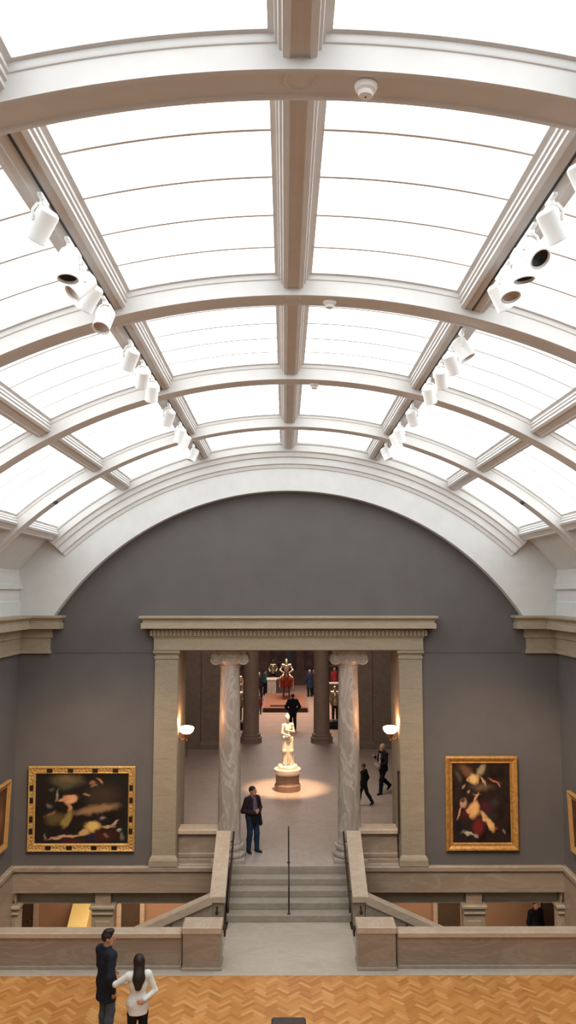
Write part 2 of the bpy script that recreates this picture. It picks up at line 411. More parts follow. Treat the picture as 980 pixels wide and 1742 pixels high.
# ------------------------------------------------------------------ marble columns
def ionic(name, loc, label, ang=0):
    c = empty(name, loc, label, 'column', 'marble columns in the doorway')
    b = MB().box(-.44, .44, -.44, .44, 0, .09, .01).lathe([(.41, .09), (.44, .12), (.44, .17), (.41, .2), (.37, .215), (.355, .25), (.37, .28), (.385, .29), (.395, .33), (.38, .37), (.345, .38), (.33, .42)], n=40)
    b.build('base', M['column'], c, smooth=35)
    H = 5.48 - .0
    pr = [(.335, .43), (.31, .5)]
    for i in range(9):
        t = i / 8; pr.append((.305 - .045 * t ** 1.6, .55 + (4.98 - .55) * t))
    pr += [(.28, 5.0), (.285, 5.04), (.26, 5.06)]
    MB().lathe(pr, n=48).build('shaft', M['column'], c, smooth=40)
    k = MB().lathe([(.27, 5.05), (.33, 5.12), (.36, 5.17), (.34, 5.2)], n=32)
    k.box(-.36, .36, -.29, .29, 5.1, 5.28, .02); k.box(-.44, .44, -.33, .33, 5.37, 5.45, .02).box(-.38, .38, -.30, .30, 5.26, 5.38, .02)
    k.box(-.46, .46, -.35, .35, 5.44, 5.50, .015)
    for sx in (-1, 1):
        # volute: a spiral ridge on each face of a scroll drum
        cx, cz = sx * .36, 5.22
        m = MB()
        rings = []
        for y, r in ((-.33, .135), (-.31, .15), (-.2, .12), (0, .1), (.2, .12), (.31, .15), (.33, .135)):
            rings.append([(cx + r * math.cos(2 * math.pi * i / 28), y, cz + r * math.sin(2 * math.pi * i / 28)) for i in range(28)])
        k.rings(rings)
        for fy in (-.335, .335):
            pts = []
            for i in range(44):
                t = i / 43; a = R(90) + sx * t * 2 * math.pi * 2.1; r = .135 * (1 - t) ** .8 + .02
                pts.append((cx - r * math.cos(a) * 1, fy, cz + r * math.sin(a)))
            k.tube(pts, .017, 6)
    k.build('capital', M['column'], c, smooth=35)
    return c
ionic('marble_column', (-1.58, 21.95, ZU), 'grey veined marble column beside the standing man in the dark jacket')
ionic('marble_column', (1.62, 21.95, ZU), 'grey veined marble column in front of the walking visitors and boy')

# low marble balustrade walls between the doorway piers and the columns
for s in (-1, 1):
    p = empty('balustrade_wall', (s * 2.37, 21.85, ZU), 'low marble wall between doorcase and column, %s' % ('beside the standing man in the dark jacket' if s < 0 else 'below the walking woman and boy'), 'balustrade', 'low walls in the doorway')
    mb = MB().box(-.52, .50, -.12, .25, .2, .72)
    mb.build('panel', M['marble'], p)
    MB().box(-.53, .52, -.25, .30, .70, .82, .015).build('coping', M['coping'], p)
    MB().box(-.53, .50, -.30, .28, .0, .10, .01).box(-.53, .50, -.22, .27, .10, .22, .02).build('plinth', M['marble'], p)

# ------------------------------------------------------------------ stairs, cheek walls, parapets
st = empty('staircase', (0, 19.92, 0), 'five grey stone steps rising from the landing to the doorway', 'staircase')
for i in range(5):
    y0 = .333 * i
    MB().box(-1.5, 1.5, y0 - .02, 1.36, .166 * i, .166 * (i + 1), .012).build('step', M['step'], st)
for s in (-1, 1):
    who = 'on the side of the standing man' if s < 0 else 'on the side of the walking visitors'
    ck = empty('cheek_wall', (s * 1.66, 19.55, 0), 'sloping marble stair side wall ' + who, 'stair wall', 'sloping side walls of the steps')
    prof = [(0, -.0), (0, .62), (1.80, 1.58), (1.80, 0)]
    MB().rings([[(x, y, z) for y, z in prof] for x in (-.15, .12)]).build('wall', M['marble'], ck)
    cp = [(-.06, .60), (-.06, .73), (0, .755), (1.80, 1.70), (1.80, 1.58), (.0, .62)]
    MB().rings([[(x, y, z) for y, z in cp] for x in ((-.20, .17) if s < 0 else (-.17, .20))]).build('coping', M['coping'], ck)
    # bronze handrail along the inner face of the coping
    hr = empty('bronze_handrail', (s * 1.42, 19.5, 0), 'dark bronze handrail fixed to the sloping stair wall ' + who, 'handrail', 'side handrails of the steps')
    MB().tube([(0, -.12, .42), (0, -.1, .62), (0, .02, .70), (0, 1.8, 1.62), (0, 1.88, 1.66)], .026, 10).build('rail', M['bronze'], hr, smooth=60)
    for q in (.25, 1.0, 1.65):
        MB().tube([(0, q, .70 + q * .52), (-s * -.03, q, .63 + q * .52), (s * .09, q, .62 + q * .52)], .012, 8).build('bracket', M['bronze'], hr, smooth=60)
    # marble rail running down towards the lower floor
    sr = empty('sloping_stair_rail', (s * 1.8, 19.6, 0), 'marble-capped rail wall sloping down to the lower floor ' + who, 'stair rail', 'rail walls of the lower stairs')
    L = 5.2; sl = .70 / 1.64
    w1 = [(0, -3.4), (0, .60), (s * L, .60 - L * sl), (s * L, -3.4)]
    MB().rings([[(x, y, z) for x, z in w1] for y in (-.10, .12)]).build('wall', M['marble'], sr)
    c1 = [(-s * .0, .58), (-s * .0, .73), (s * .06, .74), (s * L, .74 - L * sl), (s * L, .58 - L * sl)]
    MB().rings([[(x, y, z) for x, z in c1] for y in (-.16, .16)]).build('coping', M['coping'], sr)
    for q in (-.12, .95, 2.2):
        MB().tube([(s * q, -.09, .5 - max(q, 0) * sl), (s * q, -.2, .5 - max(q, 0) * sl), (s * q, -.2, .44 - max(q, 0) * sl)], .02, 8).lathe([(.0, .36 - max(q, 0) * sl), (.035, .38 - max(q, 0) * sl), (.04, .42 - max(q, 0) * sl), (.02, .46 - max(q, 0) * sl)], (s * q, -.2, 0), 12).build('bracket', M['bronze'], sr, smooth=50)
    # descending flight behind the parapet
    ds = empty('descending_stairs', (s * 1.5, 18.7, 0), 'stone stair flight going down behind the front parapet ' + who, 'staircase', 'flights to the lower floor')
    stp = MB()
    for i in range(14):
        stp.box(*sorted((s * (.35 + .34 * i), s * (.35 + .34 * (i + 1)))), -.75, .78, -3.4, -.155 * (i + 1))
    stp.build('flight', M['step'], ds)
    MB().box(*sorted((-s * .05, s * .35)), -.75, .78, -.3, 0).build('top_tread', M['step'], ds)
    # front parapet and block
    pp = empty('front_parapet', (s * 4.67, 17.65, 0), 'long low marble parapet at the edge of the parquet, ' + ('behind the couple' if s < 0 else 'on the empty side'), 'parapet', 'front parapets')
    MB().box(-2.41, 2.41, -.11, .11, .06, .64).build('panel', M['marble'], pp)
    MB().box(-2.41, 2.41, -.145, .13, 0, .075, .01).build('plinth', M['step'], pp)
    MB().box(-2.41, 2.41, -.16, .16, .62, .74, .02).build('coping', M['coping'], pp)
    nb = empty('newel_block', (s * 1.83, 17.68, 0), 'square marble newel block at the landing, ' + ('nearer the couple' if s < 0 else 'away from the couple'), 'newel block', 'newel blocks at the landing')
    MB().box(-.40, .39, -.24, .28, .05, .74, .012).build('block', M['marble'], nb)
    MB().box(-.42, .41, -.26, .30, .73, .87, .015).build('coping', M['coping'], nb)
    MB().box(-.42, .41, -.26, .30, 0, .07, .01).build('plinth', M['step'], nb)
    fit = MB()
    bs = empty('bronze_rail_end', (s * 1.395, 17.95, 0), 'small curled bronze rail end on the block ' + ('nearer the couple' if s < 0 else 'away from the couple'), 'handrail', 'bronze rail ends')
    MB().tube([(0, 0, .55), (0, -.02, .62), (0, .06, .66), (0, .12, .60), (0, .1, .5), (0, .02, .48)], .022, 8).build('rail_end', M['bronze'], bs, smooth=60)
    MB().tube([(0, .05, .66), (s * .06, .05, .66)], .014, 8).build('bracket', M['bronze'], bs, smooth=60)

# centre handrail of the steps
ch = empty('centre_handrail', (0.0, 19.95, 0), 'thin dark bronze handrail standing in the middle of the steps', 'handrail')
MB().tube([(0, .0, .17), (0, .0, .78), (0, .05, .86), (0, 1.42, 1.62), (0, 1.75, 1.70), (0, 1.8, 1.66)], .02, 10).build('rail', M['bronze'], ch, smooth=60)
MB().tube([(0, 1.6, .83), (0, 1.6, 1.68)], .018, 10).build('post', M['bronze'], ch, smooth=60)
MB().lathe([(.04, .166), (.04, .18), (.022, .2)], (0, 0, 0), 14).build('foot', M['bronze'], ch)
MB().lathe([(.04, .83), (.04, .845), (.022, .87)], (0, 1.6, 0), 14).build('foot', M['bronze'], ch)

# ------------------------------------------------------------------ lower openings: piers, corridor
def pier(x, hw, label):
    p = empty('stone_pier', (x, 21.4, -3.5), label, 'pier', 'stone piers under the end wall')
    MB().box(-hw, hw, -.06, .22, 0, 3.16, .01).box(-hw + .09, hw - .09, -.09, -.05, .3, 2.98, .015).build('shaft', M['lime_plain'], p)
    MB().box(-hw - .0, hw + .0, -.13, .26, 3.14, 3.19, .015).box(-hw - .05, hw + .05, -.17, .28, 3.28, 3.37, .02).box(-hw + .01, hw - .01, -.1, .25, 3.19, 3.28).build('capital', M['lime_plain'], p)
    MB().box(-hw + .08, hw - .08, -.06, .22, 3.36, 3.70).build('block', M['marble'], p)
    return p
pier(-4.76, .28, 'limestone pier below the wide landscape painting, in the middle of the opening')
pier(4.76, .28, 'limestone pier below the upright painting, in the middle of the opening')
pier(-7.0, .10, 'slim limestone end pier in the corner below the wide landscape painting')
pier(7.0, .10, 'slim limestone end pier in the corner below the upright painting')
struct(MB().box(-9.3, 9.3, 26.5, 26.7, -3.5, .3).build('wall_lower', M['orangewall']))
struct(MB().box(-1.75, 1.75, 20.0, 26.5, -3.5, -.02).build('wall_lower_core', M['orangewall']))
for s in (-1, 1):
    struct(MB().box(*sorted((s * 9.0, s * 9.3)), 21.6, 26.5, -3.7, .2).build('wall_lower_%s' % ('left' if s < 0 else 'right'), M['orangewall']))
def ldoor(n, x0, x1):
    d = struct(MB().box(x0, x1, 26.42, 26.5, -3.5, -.9).build('door_%d' % n, M['darkdoor']))
    MB().box(x0 - .14, x0, 26.38, 26.5, -3.5, -.8).box(x1, x1 + .14, 26.38, 26.5, -3.5, -.8).box(x0 - .14, x1 + .14, 26.38, 26.5, -.9, -.76).build('door_frame', M['coping'], d)
    MB().lathe([(.0, 0), (.03, .01), (.03, .05), (0, .06)], (x1 - .1, 26.38, -2.5), 12).build('door_handle', M['brass'], d)
ldoor(1, -8.58, -8.05); ldoor(2, -5.27, -4.68); ldoor(3, 4.75, 5.47); ldoor(4, 8.02, 8.6)
yb = empty('yellow_plinth', (-6.52, 25.9, -3.5), 'bright yellow lit sloping block seen through the lower opening', 'display block')
MB().rings([[(x, y, z) for y, z in ((-.5, 0), (-.5, .93), (.45, 1.62), (.45, 0))] for x in (-.26, .33)]).build('top', M['yellow'], yb)
MB().box(-.27, .34, -.54, -.5, 0, .92).build('front', M['golddeep'], yb)

# ------------------------------------------------------------------ hall and court beyond
struct(MB().box(-7.3, -7, 22.9, 40, .2, 10).build('wall_hall_left', M['hallwall']))
struct(MB().box(7, 7.3, 22.9, 40, .2, 10).build('wall_hall_right', M['hallwall']))
struct(MB().box(-7, -2.8, 36.9, 40, ZU, 10).box(2.8, 7, 36.9, 40, ZU, 10).box(-2.8, 2.8, 36.9, 40, 8.2, 10).build('wall_hall_back', M['hallwall']))
struct(MB().box(-7.3, 7.3, 22.9, 40, 10, 10.2).build('ceiling_hall', M['plaster']))
for s in (-1, 1):
    hp = MB().sweep([(s * 3.3 - .5, 37), (s * 3.3 - .5, 36.9), (s * 3.3 + .5, 36.9), (s * 3.3 + .5, 37)], [(-.1, ZU), (.16, ZU), (.16, ZU + .22), (.1, ZU + .3), (.08, ZU + .36), (.08, 9.4), (-.1, 9.4)])
    struct(hp.build('trim_%d' % tn, M['hallwall'])); tn += 1
    struct(MB().box(*sorted((s * 3.9, s * 6.98)), 36.8, 36.92, ZU, ZU + .28).build('trim_%d' % tn, M['hallwall'])); tn += 1
    dk = empty('dark_column', (s * 1.675 - .02, 38.6, ZU), 'dark brown stone column deep in the hall, ' + ('nearer the child in red' if s < 0 else 'nearer the visitor in the red top'), 'column', 'dark columns at the back of the hall')
    MB().lathe([(.52, 0), (.52, .1), (.5, .11), (.53, .16), (.53, .22), (.47, .25), (.44, .3), (.47, .35), (.45, .4), (.41, .42)], n=36).build('base', M['darkcol'], dk, smooth=35)
    MB().lathe([(.40, .4), (.385, .5), (.375, 2), (.33, 6.6), (.38, 6.8)], n=36).build('shaft', M['darkcol'], dk, smooth=35)
    MB().lathe([(.35, 6.75), (.5, 7.0), (.5, 7.1)], n=36).box(-.55, .55, -.55, .55, 7.08, 7.38, .02).build('capital', M['darkcol'], dk, smooth=35)
struct(MB().box(-9.3, -9, 40, 62, .2, 9.5).build('wall_court_left', M['courtwall']))
struct(MB().box(9, 9.3, 40, 62, .2, 9.5).build('wall_court_right', M['courtwall']))
struct(MB().box(-9.3, 9.3, 62, 62.3, .2, 9.5).build('wall_court_back', M['courtwall']))
struct(MB().box(-9.3, 9.3, 40, 62.3, 9.5, 9.7).build('ceiling_court', M['plaster']))

# ------------------------------------------------------------------ paintings
def paint_mat(name, wdt, hgt, base, blobs):
    m = N(name)
    v = m.coords((1 / wdt, 1, 1 / hgt))
    nz = m.n('ShaderNodeTexNoise'); nz.inputs['Scale'].default_value = 9; nz.inputs['Detail'].default_value = 4
    m.l(v, nz.inputs['Vector'])
    su = m.n('ShaderNodeVectorMath', operation='SUBTRACT'); su.inputs[1].default_value = (.5, .5, .5); m.l(nz.outputs['Color'], su.inputs[0])
    sl = m.n('ShaderNodeVectorMath', operation='SCALE'); sl.inputs['Scale'].default_value = .11; m.l(su.outputs[0], sl.inputs[0])
    ad = m.n('ShaderNodeVectorMath', operation='ADD'); m.l(v, ad.inputs[0]); m.l(sl.outputs[0], ad.inputs[1])
    fl = m.n('ShaderNodeVectorMath', operation='MULTIPLY'); fl.inputs[1].default_value = (1, 0, 1); m.l(ad.outputs[0], fl.inputs[0])
    cur = m.ramp(m.noise(v, 3.2, 5), [(.3, C(base[0])), (.5, C(base[1])), (.7, C(base[2]))])
    asp = hgt / wdt
    for cx, cy, rx, ry, rot, col, soft in blobs:
        mp = m.n('ShaderNodeMapping', vector_type='TEXTURE')
        mp.inputs['Location'].default_value = (cx, 0, cy); mp.inputs['Rotation'].default_value = (0, -R(rot), 0)
        mp.inputs['Scale'].default_value = (rx, 1, ry)
        m.l(fl.outputs[0], mp.inputs[0])
        ln = m.n('ShaderNodeVectorMath', operation='LENGTH'); m.l(mp.outputs[0], ln.inputs[0])
        mr = m.n('ShaderNodeMapRange', interpolation_type='SMOOTHSTEP'); mr.inputs[1].default_value = max(.05, 1 - soft * 1.6); mr.inputs[2].default_value = 1 + soft * .9
        mr.inputs[3].default_value = 1; mr.inputs[4].default_value = 0
        m.l(ln.outputs['Value'], mr.inputs[0])
        mx = m.n('ShaderNodeMix', data_type='RGBA'); m.l(mr.outputs[0], mx.inputs[0]); m.l(cur, mx.inputs[6]); mx.inputs[7].default_value = C(col)
        cur = mx.outputs[2]
    m.l(cur, m.b.inputs['Base Color']); m.b.inputs['Roughness'].default_value = .5; m.b.inputs['Specular IOR Level'].default_value = .2
    return m.m
def frame_ring(w0, h0, w1, h1, prof):
    """picture frame: prof of (t, y): t=0 outer edge .. 1 inner edge; y = towards the room"""
    mb = MB(); rings = []
    for t, y in prof:
        a = w0 + (w1 - w0) * t; b = h0 + (h1 - h0) * t
        rings.append([(-a / 2, -y, -b / 2), (a / 2, -y, -b / 2), (a / 2, -y, b / 2), (-a / 2, -y, b / 2)])
    rings.append(rings[0])
    return mb.rings(rings, cap=False)
def painting(loc, label, w0, h0, w1, h1, prof, mat, canvas, tilt=1.6, rz=0):
    r = empty('framed_painting', loc, label, 'painting', None, rz)
    r.rotation_euler.x = R(tilt)
    frame_ring(w0, h0, w1, h1, prof).build('frame', mat, r)
    c = MB().box(0, w1 + .02, -.012, .012, 0, h1 + .02).build('canvas', canvas, r)
    c.location = (-w1 / 2 - .01, -.02, -h1 / 2 - .01)
    return r
blL = [(.34, .91, .17, .09, 0, '6a5a40', .6), (.34, .82, .08, .05, 0, '4e4a34', .6), (.73, .69, .19, .17, 10, '3e3026', .5), (.66, .49, .25, .065, 13, '8c6c4e', .35),
       (.22, .36, .11, .1, 10, '5a4a2c', .4), (.35, .34, .05, .13, -20, '8c7642', .3), (.385, .64, .085, .065, 15, 'd49a72', .3), (.30, .625, .06, .022, 12, 'c08560', .4),
       (.36, .52, .026, .08, 5, 'b8805e', .4), (.245, .69, .014, .09, -8, '8f8070', .5), (.17, .77, .03, .03, 0, '4c4840', .5), (.34, .71, .04, .035, 0, '2c2018', .4), (.55, .70, .05, .02, -10, '9a7a5c', .5),
       (.62, .87, .035, .04, 0, '8a6048', .4), (.70, .90, .02, .05, 30, 'a07858', .4), (.62, .82, .04, .015, 30, '8a6a50', .5), (.15, .54, .025, .04, 10, '6c6258', .5), (.18, .43, .06, .018, 45, '8a6248', .5), (.10, .38, .02, .02, 0, '5a4438', .5),
       (.72, .12, .2, .09, 0, '421e1a', .5), (.60, .11, .06, .05, 0, '20223a', .5), (.40, .04, .12, .04, 0, '48201c', .5), (.33, .10, .20, .022, 10, 'b89070', .35), (.53, .16, .06, .042, 25, 'c09660', .35), (.62, .25, .085, .075, 35, 'd2ac62', .3),
       (.78, .24, .075, .02, 0, 'b48e72', .4), (.86, .30, .06, .018, 50, 'b48e76', .4), (.735, .37, .035, .035, 0, '82706a', .4), (.76, .33, .03, .03, 0, '2a1a14', .4), (.92, .19, .035, .035, -30, '968e84', .4), (.95, .10, .02, .05, 0, '6a6258', .5), (.115, .10, .012, .05, 0, '6e6658', .5), (.77, .12, .02, .04, 0, '7a5c4c', .5)]
painting((-5.34, 21.262, 2.29), 'wide landscape painting of small reclining figures in a carved gilt frame with dark inlays', 2.76, 2.15, 2.38, 1.74,
         [(0, 0), (0, .07), (.12, .10), (.25, .09), (.4, .075), (.7, .075), (.82, .085), (.9, .06), (1, .03), (1, .0)], M['gold'], paint_mat('dark_landscape_canvas', 2.4, 1.76, ('14100e', '231b16', '17201c'), blL))
fr = bpy.data.objects['framed_painting']
def inlay(x, z, a, b): MB().box(x - a, x + a, -.096, -.06, z - b, z + b, .004).build('frame_inlay', M['inlay'], fr)
for f_ in (-.30, -.105, .125, .315):
    for s in (-1, 1):
        inlay(f_ * 2.76, s * .972, .07, .05)
for f_ in (-.285, -.145, .075, .22):
    for s in (-1, 1):
        inlay(s * 1.283, f_ * 2.15 + .06, .046, .07)
carv = MB()
random.seed(3)
for s in (-1, 1):     # carved leaf bosses along the rail
    for i in range(30):
        x = -1.3 + 2.6 * i / 29
        if min(abs(x - f_ * 2.76) for f_ in (-.30, -.105, .125, .315)) < .10: continue
        carv.lathe([(.03, 0), (.022, .02), (0, .026)], (0, 0, 0), 7).xform(Matrix.Translation((x, -.075, s * (.972 + random.uniform(-.03, .03)))) @ Matrix.Rotation(R(90), 4, 'X'), len(carv.v) - 21)
    for i in range(22):
        z = -.95 + 1.9 * i / 21
        if min(abs(z - f_ * 2.15 - .06) for f_ in (-.285, -.145, .075, .22)) < .10: continue
        carv.lathe([(.03, 0), (.022, .02), (0, .026)], (0, 0, 0), 7).xform(Matrix.Translation((s * (1.283 + random.uniform(-.03, .03)), -.075, z)) @ Matrix.Rotation(R(90), 4, 'X'), len(carv.v) - 21)
carv.build('carved_leaves', M['gold'], fr, smooth=True)
blR = [(.25, .90, .17, .07, -35, '6e4c32', .5), (.5, .92, .13, .05, 45, '9c8668', .45), (.10, .84, .04, .1, 30, '4e4236', .5), (.5, .70, .18, .05, 0, '6a5240', .6), (.375, .80, .085, .06, 0, 'dcb474', .3),
       (.28, .80, .04, .03, 20, 'b88a5c', .4), (.53, .78, .075, .018, -48, 'c8966e', .35), (.72, .775, .11, .018, -10, 'a8664c', .45), (.80, .74, .05, .012, -35, 'b07a60', .4), (.20, .71, .045, .022, 35, '9c7c64', .4),
       (.28, .64, .03, .02, 0, '9a7c68', .4), (.42, .61, .07, .016, -10, 'a0745a', .5), (.58, .45, .12, .08, -20, '4c2028', .5), (.22, .36, .1, .05, 20, '501c1e', .5), (.44, .20, .1, .12, -10, '702426', .45), (.10, .20, .06, .1, 0, '16181e', .5),
       (.185, .50, .065, .055, 0, 'b48e78', .35), (.17, .53, .05, .03, 0, '5a3a28', .4), (.40, .57, .10, .024, 42, 'cc926a', .3), (.37, .42, .10, .11, -40, 'e0a86a', .3), (.28, .40, .06, .035, -20, 'd89a66', .35), (.60, .27, .17, .05, -46, 'e0ac70', .3),
       (.12, .38, .022, .1, -20, 'c48e6a', .35), (.74, .19, .03, .02, 0, '8a3a2c', .4), (.27, .11, .12, .018, -8, 'b4a890', .45), (.40, .09, .03, .03, 0, 'a0907c', .5), (.18, .14, .03, .02, 0, '5a5468', .5), (.88, .13, .045, .025, -40, '7e726c', .4), (.72, .5, .08, .06, 0, '3a3430', .6), (.66, .34, .1, .05, 0, '2e2c2a', .6)]
painting((4.99, 21.262, 2.42), 'upright painting of a winged figure above a pale reclining figure in a plain gold frame', 1.87, 2.38, 1.48, 1.99,
         [(0, 0), (0, .09), (.15, .12), (.35, .11), (.6, .07), (.75, .065), (.85, .08), (1, .03), (1, 0)], M['golddeep'], paint_mat('dark_upright_canvas', 1.5, 2.01, ('1c1210', '2c201a', '150f0d'), blR))
painting((-7.03, 19.15, 2.36), 'edge-on painting in a pale frame on the side wall near the wide landscape', 2.75, 1.66, 2.4, 1.34,
         [(0, 0), (0, .07), (.2, .09), (.6, .06), (1, .03), (1, 0)], M['cloth_frame'], paint_mat('brown_canvas', 2.42, 1.36, ('33201a', '4a3024', '5a3c2a'), [(.5, .5, .2, .3, 0, '6a4a34', .6), (.85, .5, .1, .3, 0, '7a5238', .6)]), 2, R(90))
painting((7.03, 19.05, 2.2), 'edge-on painting in a pale frame on the side wall near the upright painting', 2.75, 1.46, 2.4, 1.14,
         [(0, 0), (0, .07), (.2, .09), (.6, .06), (1, .03), (1, 0)], M['cloth_frame'], paint_mat('red_brown_canvas', 2.42, 1.16, ('3a241a', '4e3224', '5e3e2a'), [(.5, .5, .2, .3, 0, '6a4a34', .6)]), 2, R(-90))

# ------------------------------------------------------------------ track spotlights
LENS = plain('lamp_reflector', 'b8a69c', 'c4b2a8', .4)
def spot(x, y, d, label, watts):
    r = empty('track_spotlight', (x, y, 11.0), label, 'spotlight', 'white spotlights on the ceiling tracks')
    dv = Vector(d).normalized(); q = dv.to_track_quat('Z', 'Y').to_matrix().to_4x4()
    z_top = .245
    MB().box(-.022, .022, -.11, .11, z_top - .035, z_top, .006).lathe([(.03, .17), (.03, .21)], n=12).build('track_adapter', M['white'], r)
    b = MB().lathe([(.0, -.14), (.07, -.138), (.095, -.12), (.1, -.1), (.1, .13), (.104, .135), (.104, .155), (.092, .157), (.088, .13)], n=28, cap=False).xform(q)
    b.build('housing', M['white'], r, smooth=40)
    MB().lathe([(.09, .125), (.085, .12), (.04, .10), (.0, .1)], n=24, cap=False).xform(q).build('lens', M['black'] if 'black lens' in label or 'dark lens' in label else LENS, r)
    yk = MB()
    side = dv.cross(Vector((0, 0, 1))); side = side.normalized() if side.length > .15 else Vector((1, 0, 0))
    for s in (-1, 1):
        p = side * .108 * s
        yk.tube([p, p * 1.02 + Vector((0, 0, .09)), p * .6 + Vector((0, 0, .165)), Vector((0, 0, .19))], .013, 8)
    yk.build('yoke', M['white'], r, smooth=50)
    if watts:
        watts *= 1.8
        sp = light('spot_light', 'SPOT', dv * .17, watts, (1, .74, .5), r, spot_size=R(34), spot_blend=.7, shadow_soft_size=.05)
        aim(sp, dv)
    return r
def to(x, y, tgt): return (tgt[0] - x, tgt[1] - y, tgt[2] - 11.0)
PL, PR = (-5.3, 21.2, 2.2), (5.0, 21.2, 2.3)
spl = [(6.655, (-.55, .35, -.75), 500, 'first white spotlight on the track over the couple, nearest its front end, tilted outwards'),
       (7.51, (0, -.12, -1), 0, 'white spotlight pointing straight down with dark lens, second on the track over the couple'),
       (8.03, (-.6, -.35, -.7), 0, 'white spotlight facing outwards, third on the track over the couple, touching the fourth'),
       (8.36, (-.55, .35, -.75), 500, 'white spotlight tilted outwards, fourth on the track over the couple'),
       (9.06, (-.15, -.45, -.85), 0, 'white spotlight right before the second ceiling rib on the track over the couple'),
       (10.645, to(-2.19, 10.645, (-7.0, 16.5, 2.2)), 500, 'first white spotlight beyond the second rib on the track over the couple'),
       (11.59, to(-2.19, 11.59, PL), 900, 'second white spotlight beyond the second rib on the track over the couple'),
       (12.42, to(-2.19, 12.42, (-4.4, 21.2, 1.6)), 700, 'white spotlight just before the third rib on the track over the couple'),
       (14.275, to(-2.19, 14.275, (-6.6, 21.0, 1.4)), 700, 'first white spotlight beyond the third rib on the track over the couple'),
       (15.88, (-.3, .45, -.85), 0, 'white spotlight between third and fourth rib on the track over the couple'),
       (16.63, (-.45, .3, -.85), 0, 'white spotlight nearest before the fourth rib on the track over the couple'),
       (18.2, (-.4, -.1, -.9), 0, 'last white spotlight by the end arch on the track over the couple')]
spr = [(5.87, (.5, .3, -.8), 500, 'half-cropped white spotlight on the opposite track, nearest its front end'),
       (6.635, (.5, .35, -.78), 0, 'second white spotlight of the opposite track, tilted outwards'),
       (7.195, (.30, -.62, -.72), 0, 'white spotlight with big black lens turned to the viewer'),
       (7.50, (.1, .0, -1), 0, 'upright white spotlight just behind the one with the black lens'),
       (8.01, (.1, -.3, -.95), 0, 'white spotlight showing its brownish lens, below the upright one'),
       (8.31, (.5, .3, -.8), 500, 'white spotlight tilted outwards, last before the second rib on the opposite track'),
       (10.16, (.5, -.1, -.85), 0, 'first white spotlight beyond the second rib on the opposite track'),
       (10.82, to(2.19, 10.82, (7.0, 16.5, 2.2)), 500, 'second white spotlight beyond the second rib on the opposite track'),
       (11.57, to(2.19, 11.57, PR), 900, 'third white spotlight beyond the second rib on the opposite track'),
       (12.55, to(2.19, 12.55, (5.6, 21.2, 1.5)), 700, 'white spotlight in front of the third rib on the opposite track'),
       (14.26, to(2.19, 14.26, (6.6, 21.0, 1.4)), 700, 'first white spotlight beyond the third rib on the opposite track'),
       (15.87, (.3, .4, -.85), 0, 'second white spotlight beyond the third rib on the opposite track'),
       (16.48, (.4, .3, -.85), 0, 'white spotlight nearest before the fourth rib on the opposite track'),
       (18.03, (.4, -.1, -.9), 0, 'last white spotlight by the end arch on the opposite track')]
for s, lst in ((-1, spl), (1, spr)):
    for y, d, wt, lb in lst: spot(s * 2.22, y, d, lb, wt)

# detectors, speaker grille on the rib soffits
def detector(x, y, label):
    z = ZC + math.sqrt((RS + .014) ** 2 - x * x)
    r = empty('smoke_detector', (x, y, z), label, 'smoke detector', 'smoke detectors on the ribs')
    r.rotation_euler.y = math.atan2(x, z - ZC)
    MB().lathe([(0, -.005), (.085, -.005), (.085, -.02), (.075, -.045), (.055, -.055)], n=28).build('base', M['white'], r, smooth=35)
    MB().lathe([(.05, -.055), (.05, -.062), (.058, -.07), (.05, -.09), (.0, -.095)], n=24).build('sensor_cap', M['white'], r, smooth=35)
    MB().lathe([(0, -.094), (.008, -.096), (.006, -.1), (0, -.102)], n=10).build('indicator', M['black'], r)
detector(.488, 5.50, 'round white smoke detector under the nearest rib, beside the flush disc')
detector(.467, 9.85, 'small white smoke detector under the second rib')
detector(.423, 13.89, 'tiny white smoke detector under the third rib')
def grille(x, y, rr, label):
    z = ZC + math.sqrt((RS + .014) ** 2 - x * x)
    r = empty('ceiling_speaker', (x, y, z), label, 'ceiling speaker', 'flush discs on the ribs')
    MB().lathe([(rr, 0), (rr, -.006), (rr * .93, -.010), (rr * .86, -.008), (rr * .86, -.003)], n=40, cap=False).build('rim', M['rib'], r, smooth=50)
    MB().lathe([(rr * .87, -.003), (0, -.004)], n=40, cap=False).build('cover', M['rib'], r)
grille(0, 5.47, .115, 'round flush disc in the centre of the nearest rib')
grille(0, 9.80, .09, 'small flush disc in the centre of the second rib')
for s in (-1, 1):
    a = R(35.8); 
    r = empty('sensor_box', (s * (RS - .02) * math.sin(a), 17.62, ZC + (RS - .02) * math.cos(a)), 'tiny dark sensor box on the fourth rib, on the side of the ' + ('wide landscape painting' if s < 0 else 'upright painting'), 'sensor', 'sensor boxes on the fourth rib')
    MB().box(-.04, .04, -.05, .05, -.035, .03, .008).build('case', M['black'], r)
    MB().lathe([(.0, -.06), (.02, -.05), (.022, -.034)], n=12).build('lens', M['bronze'], r)

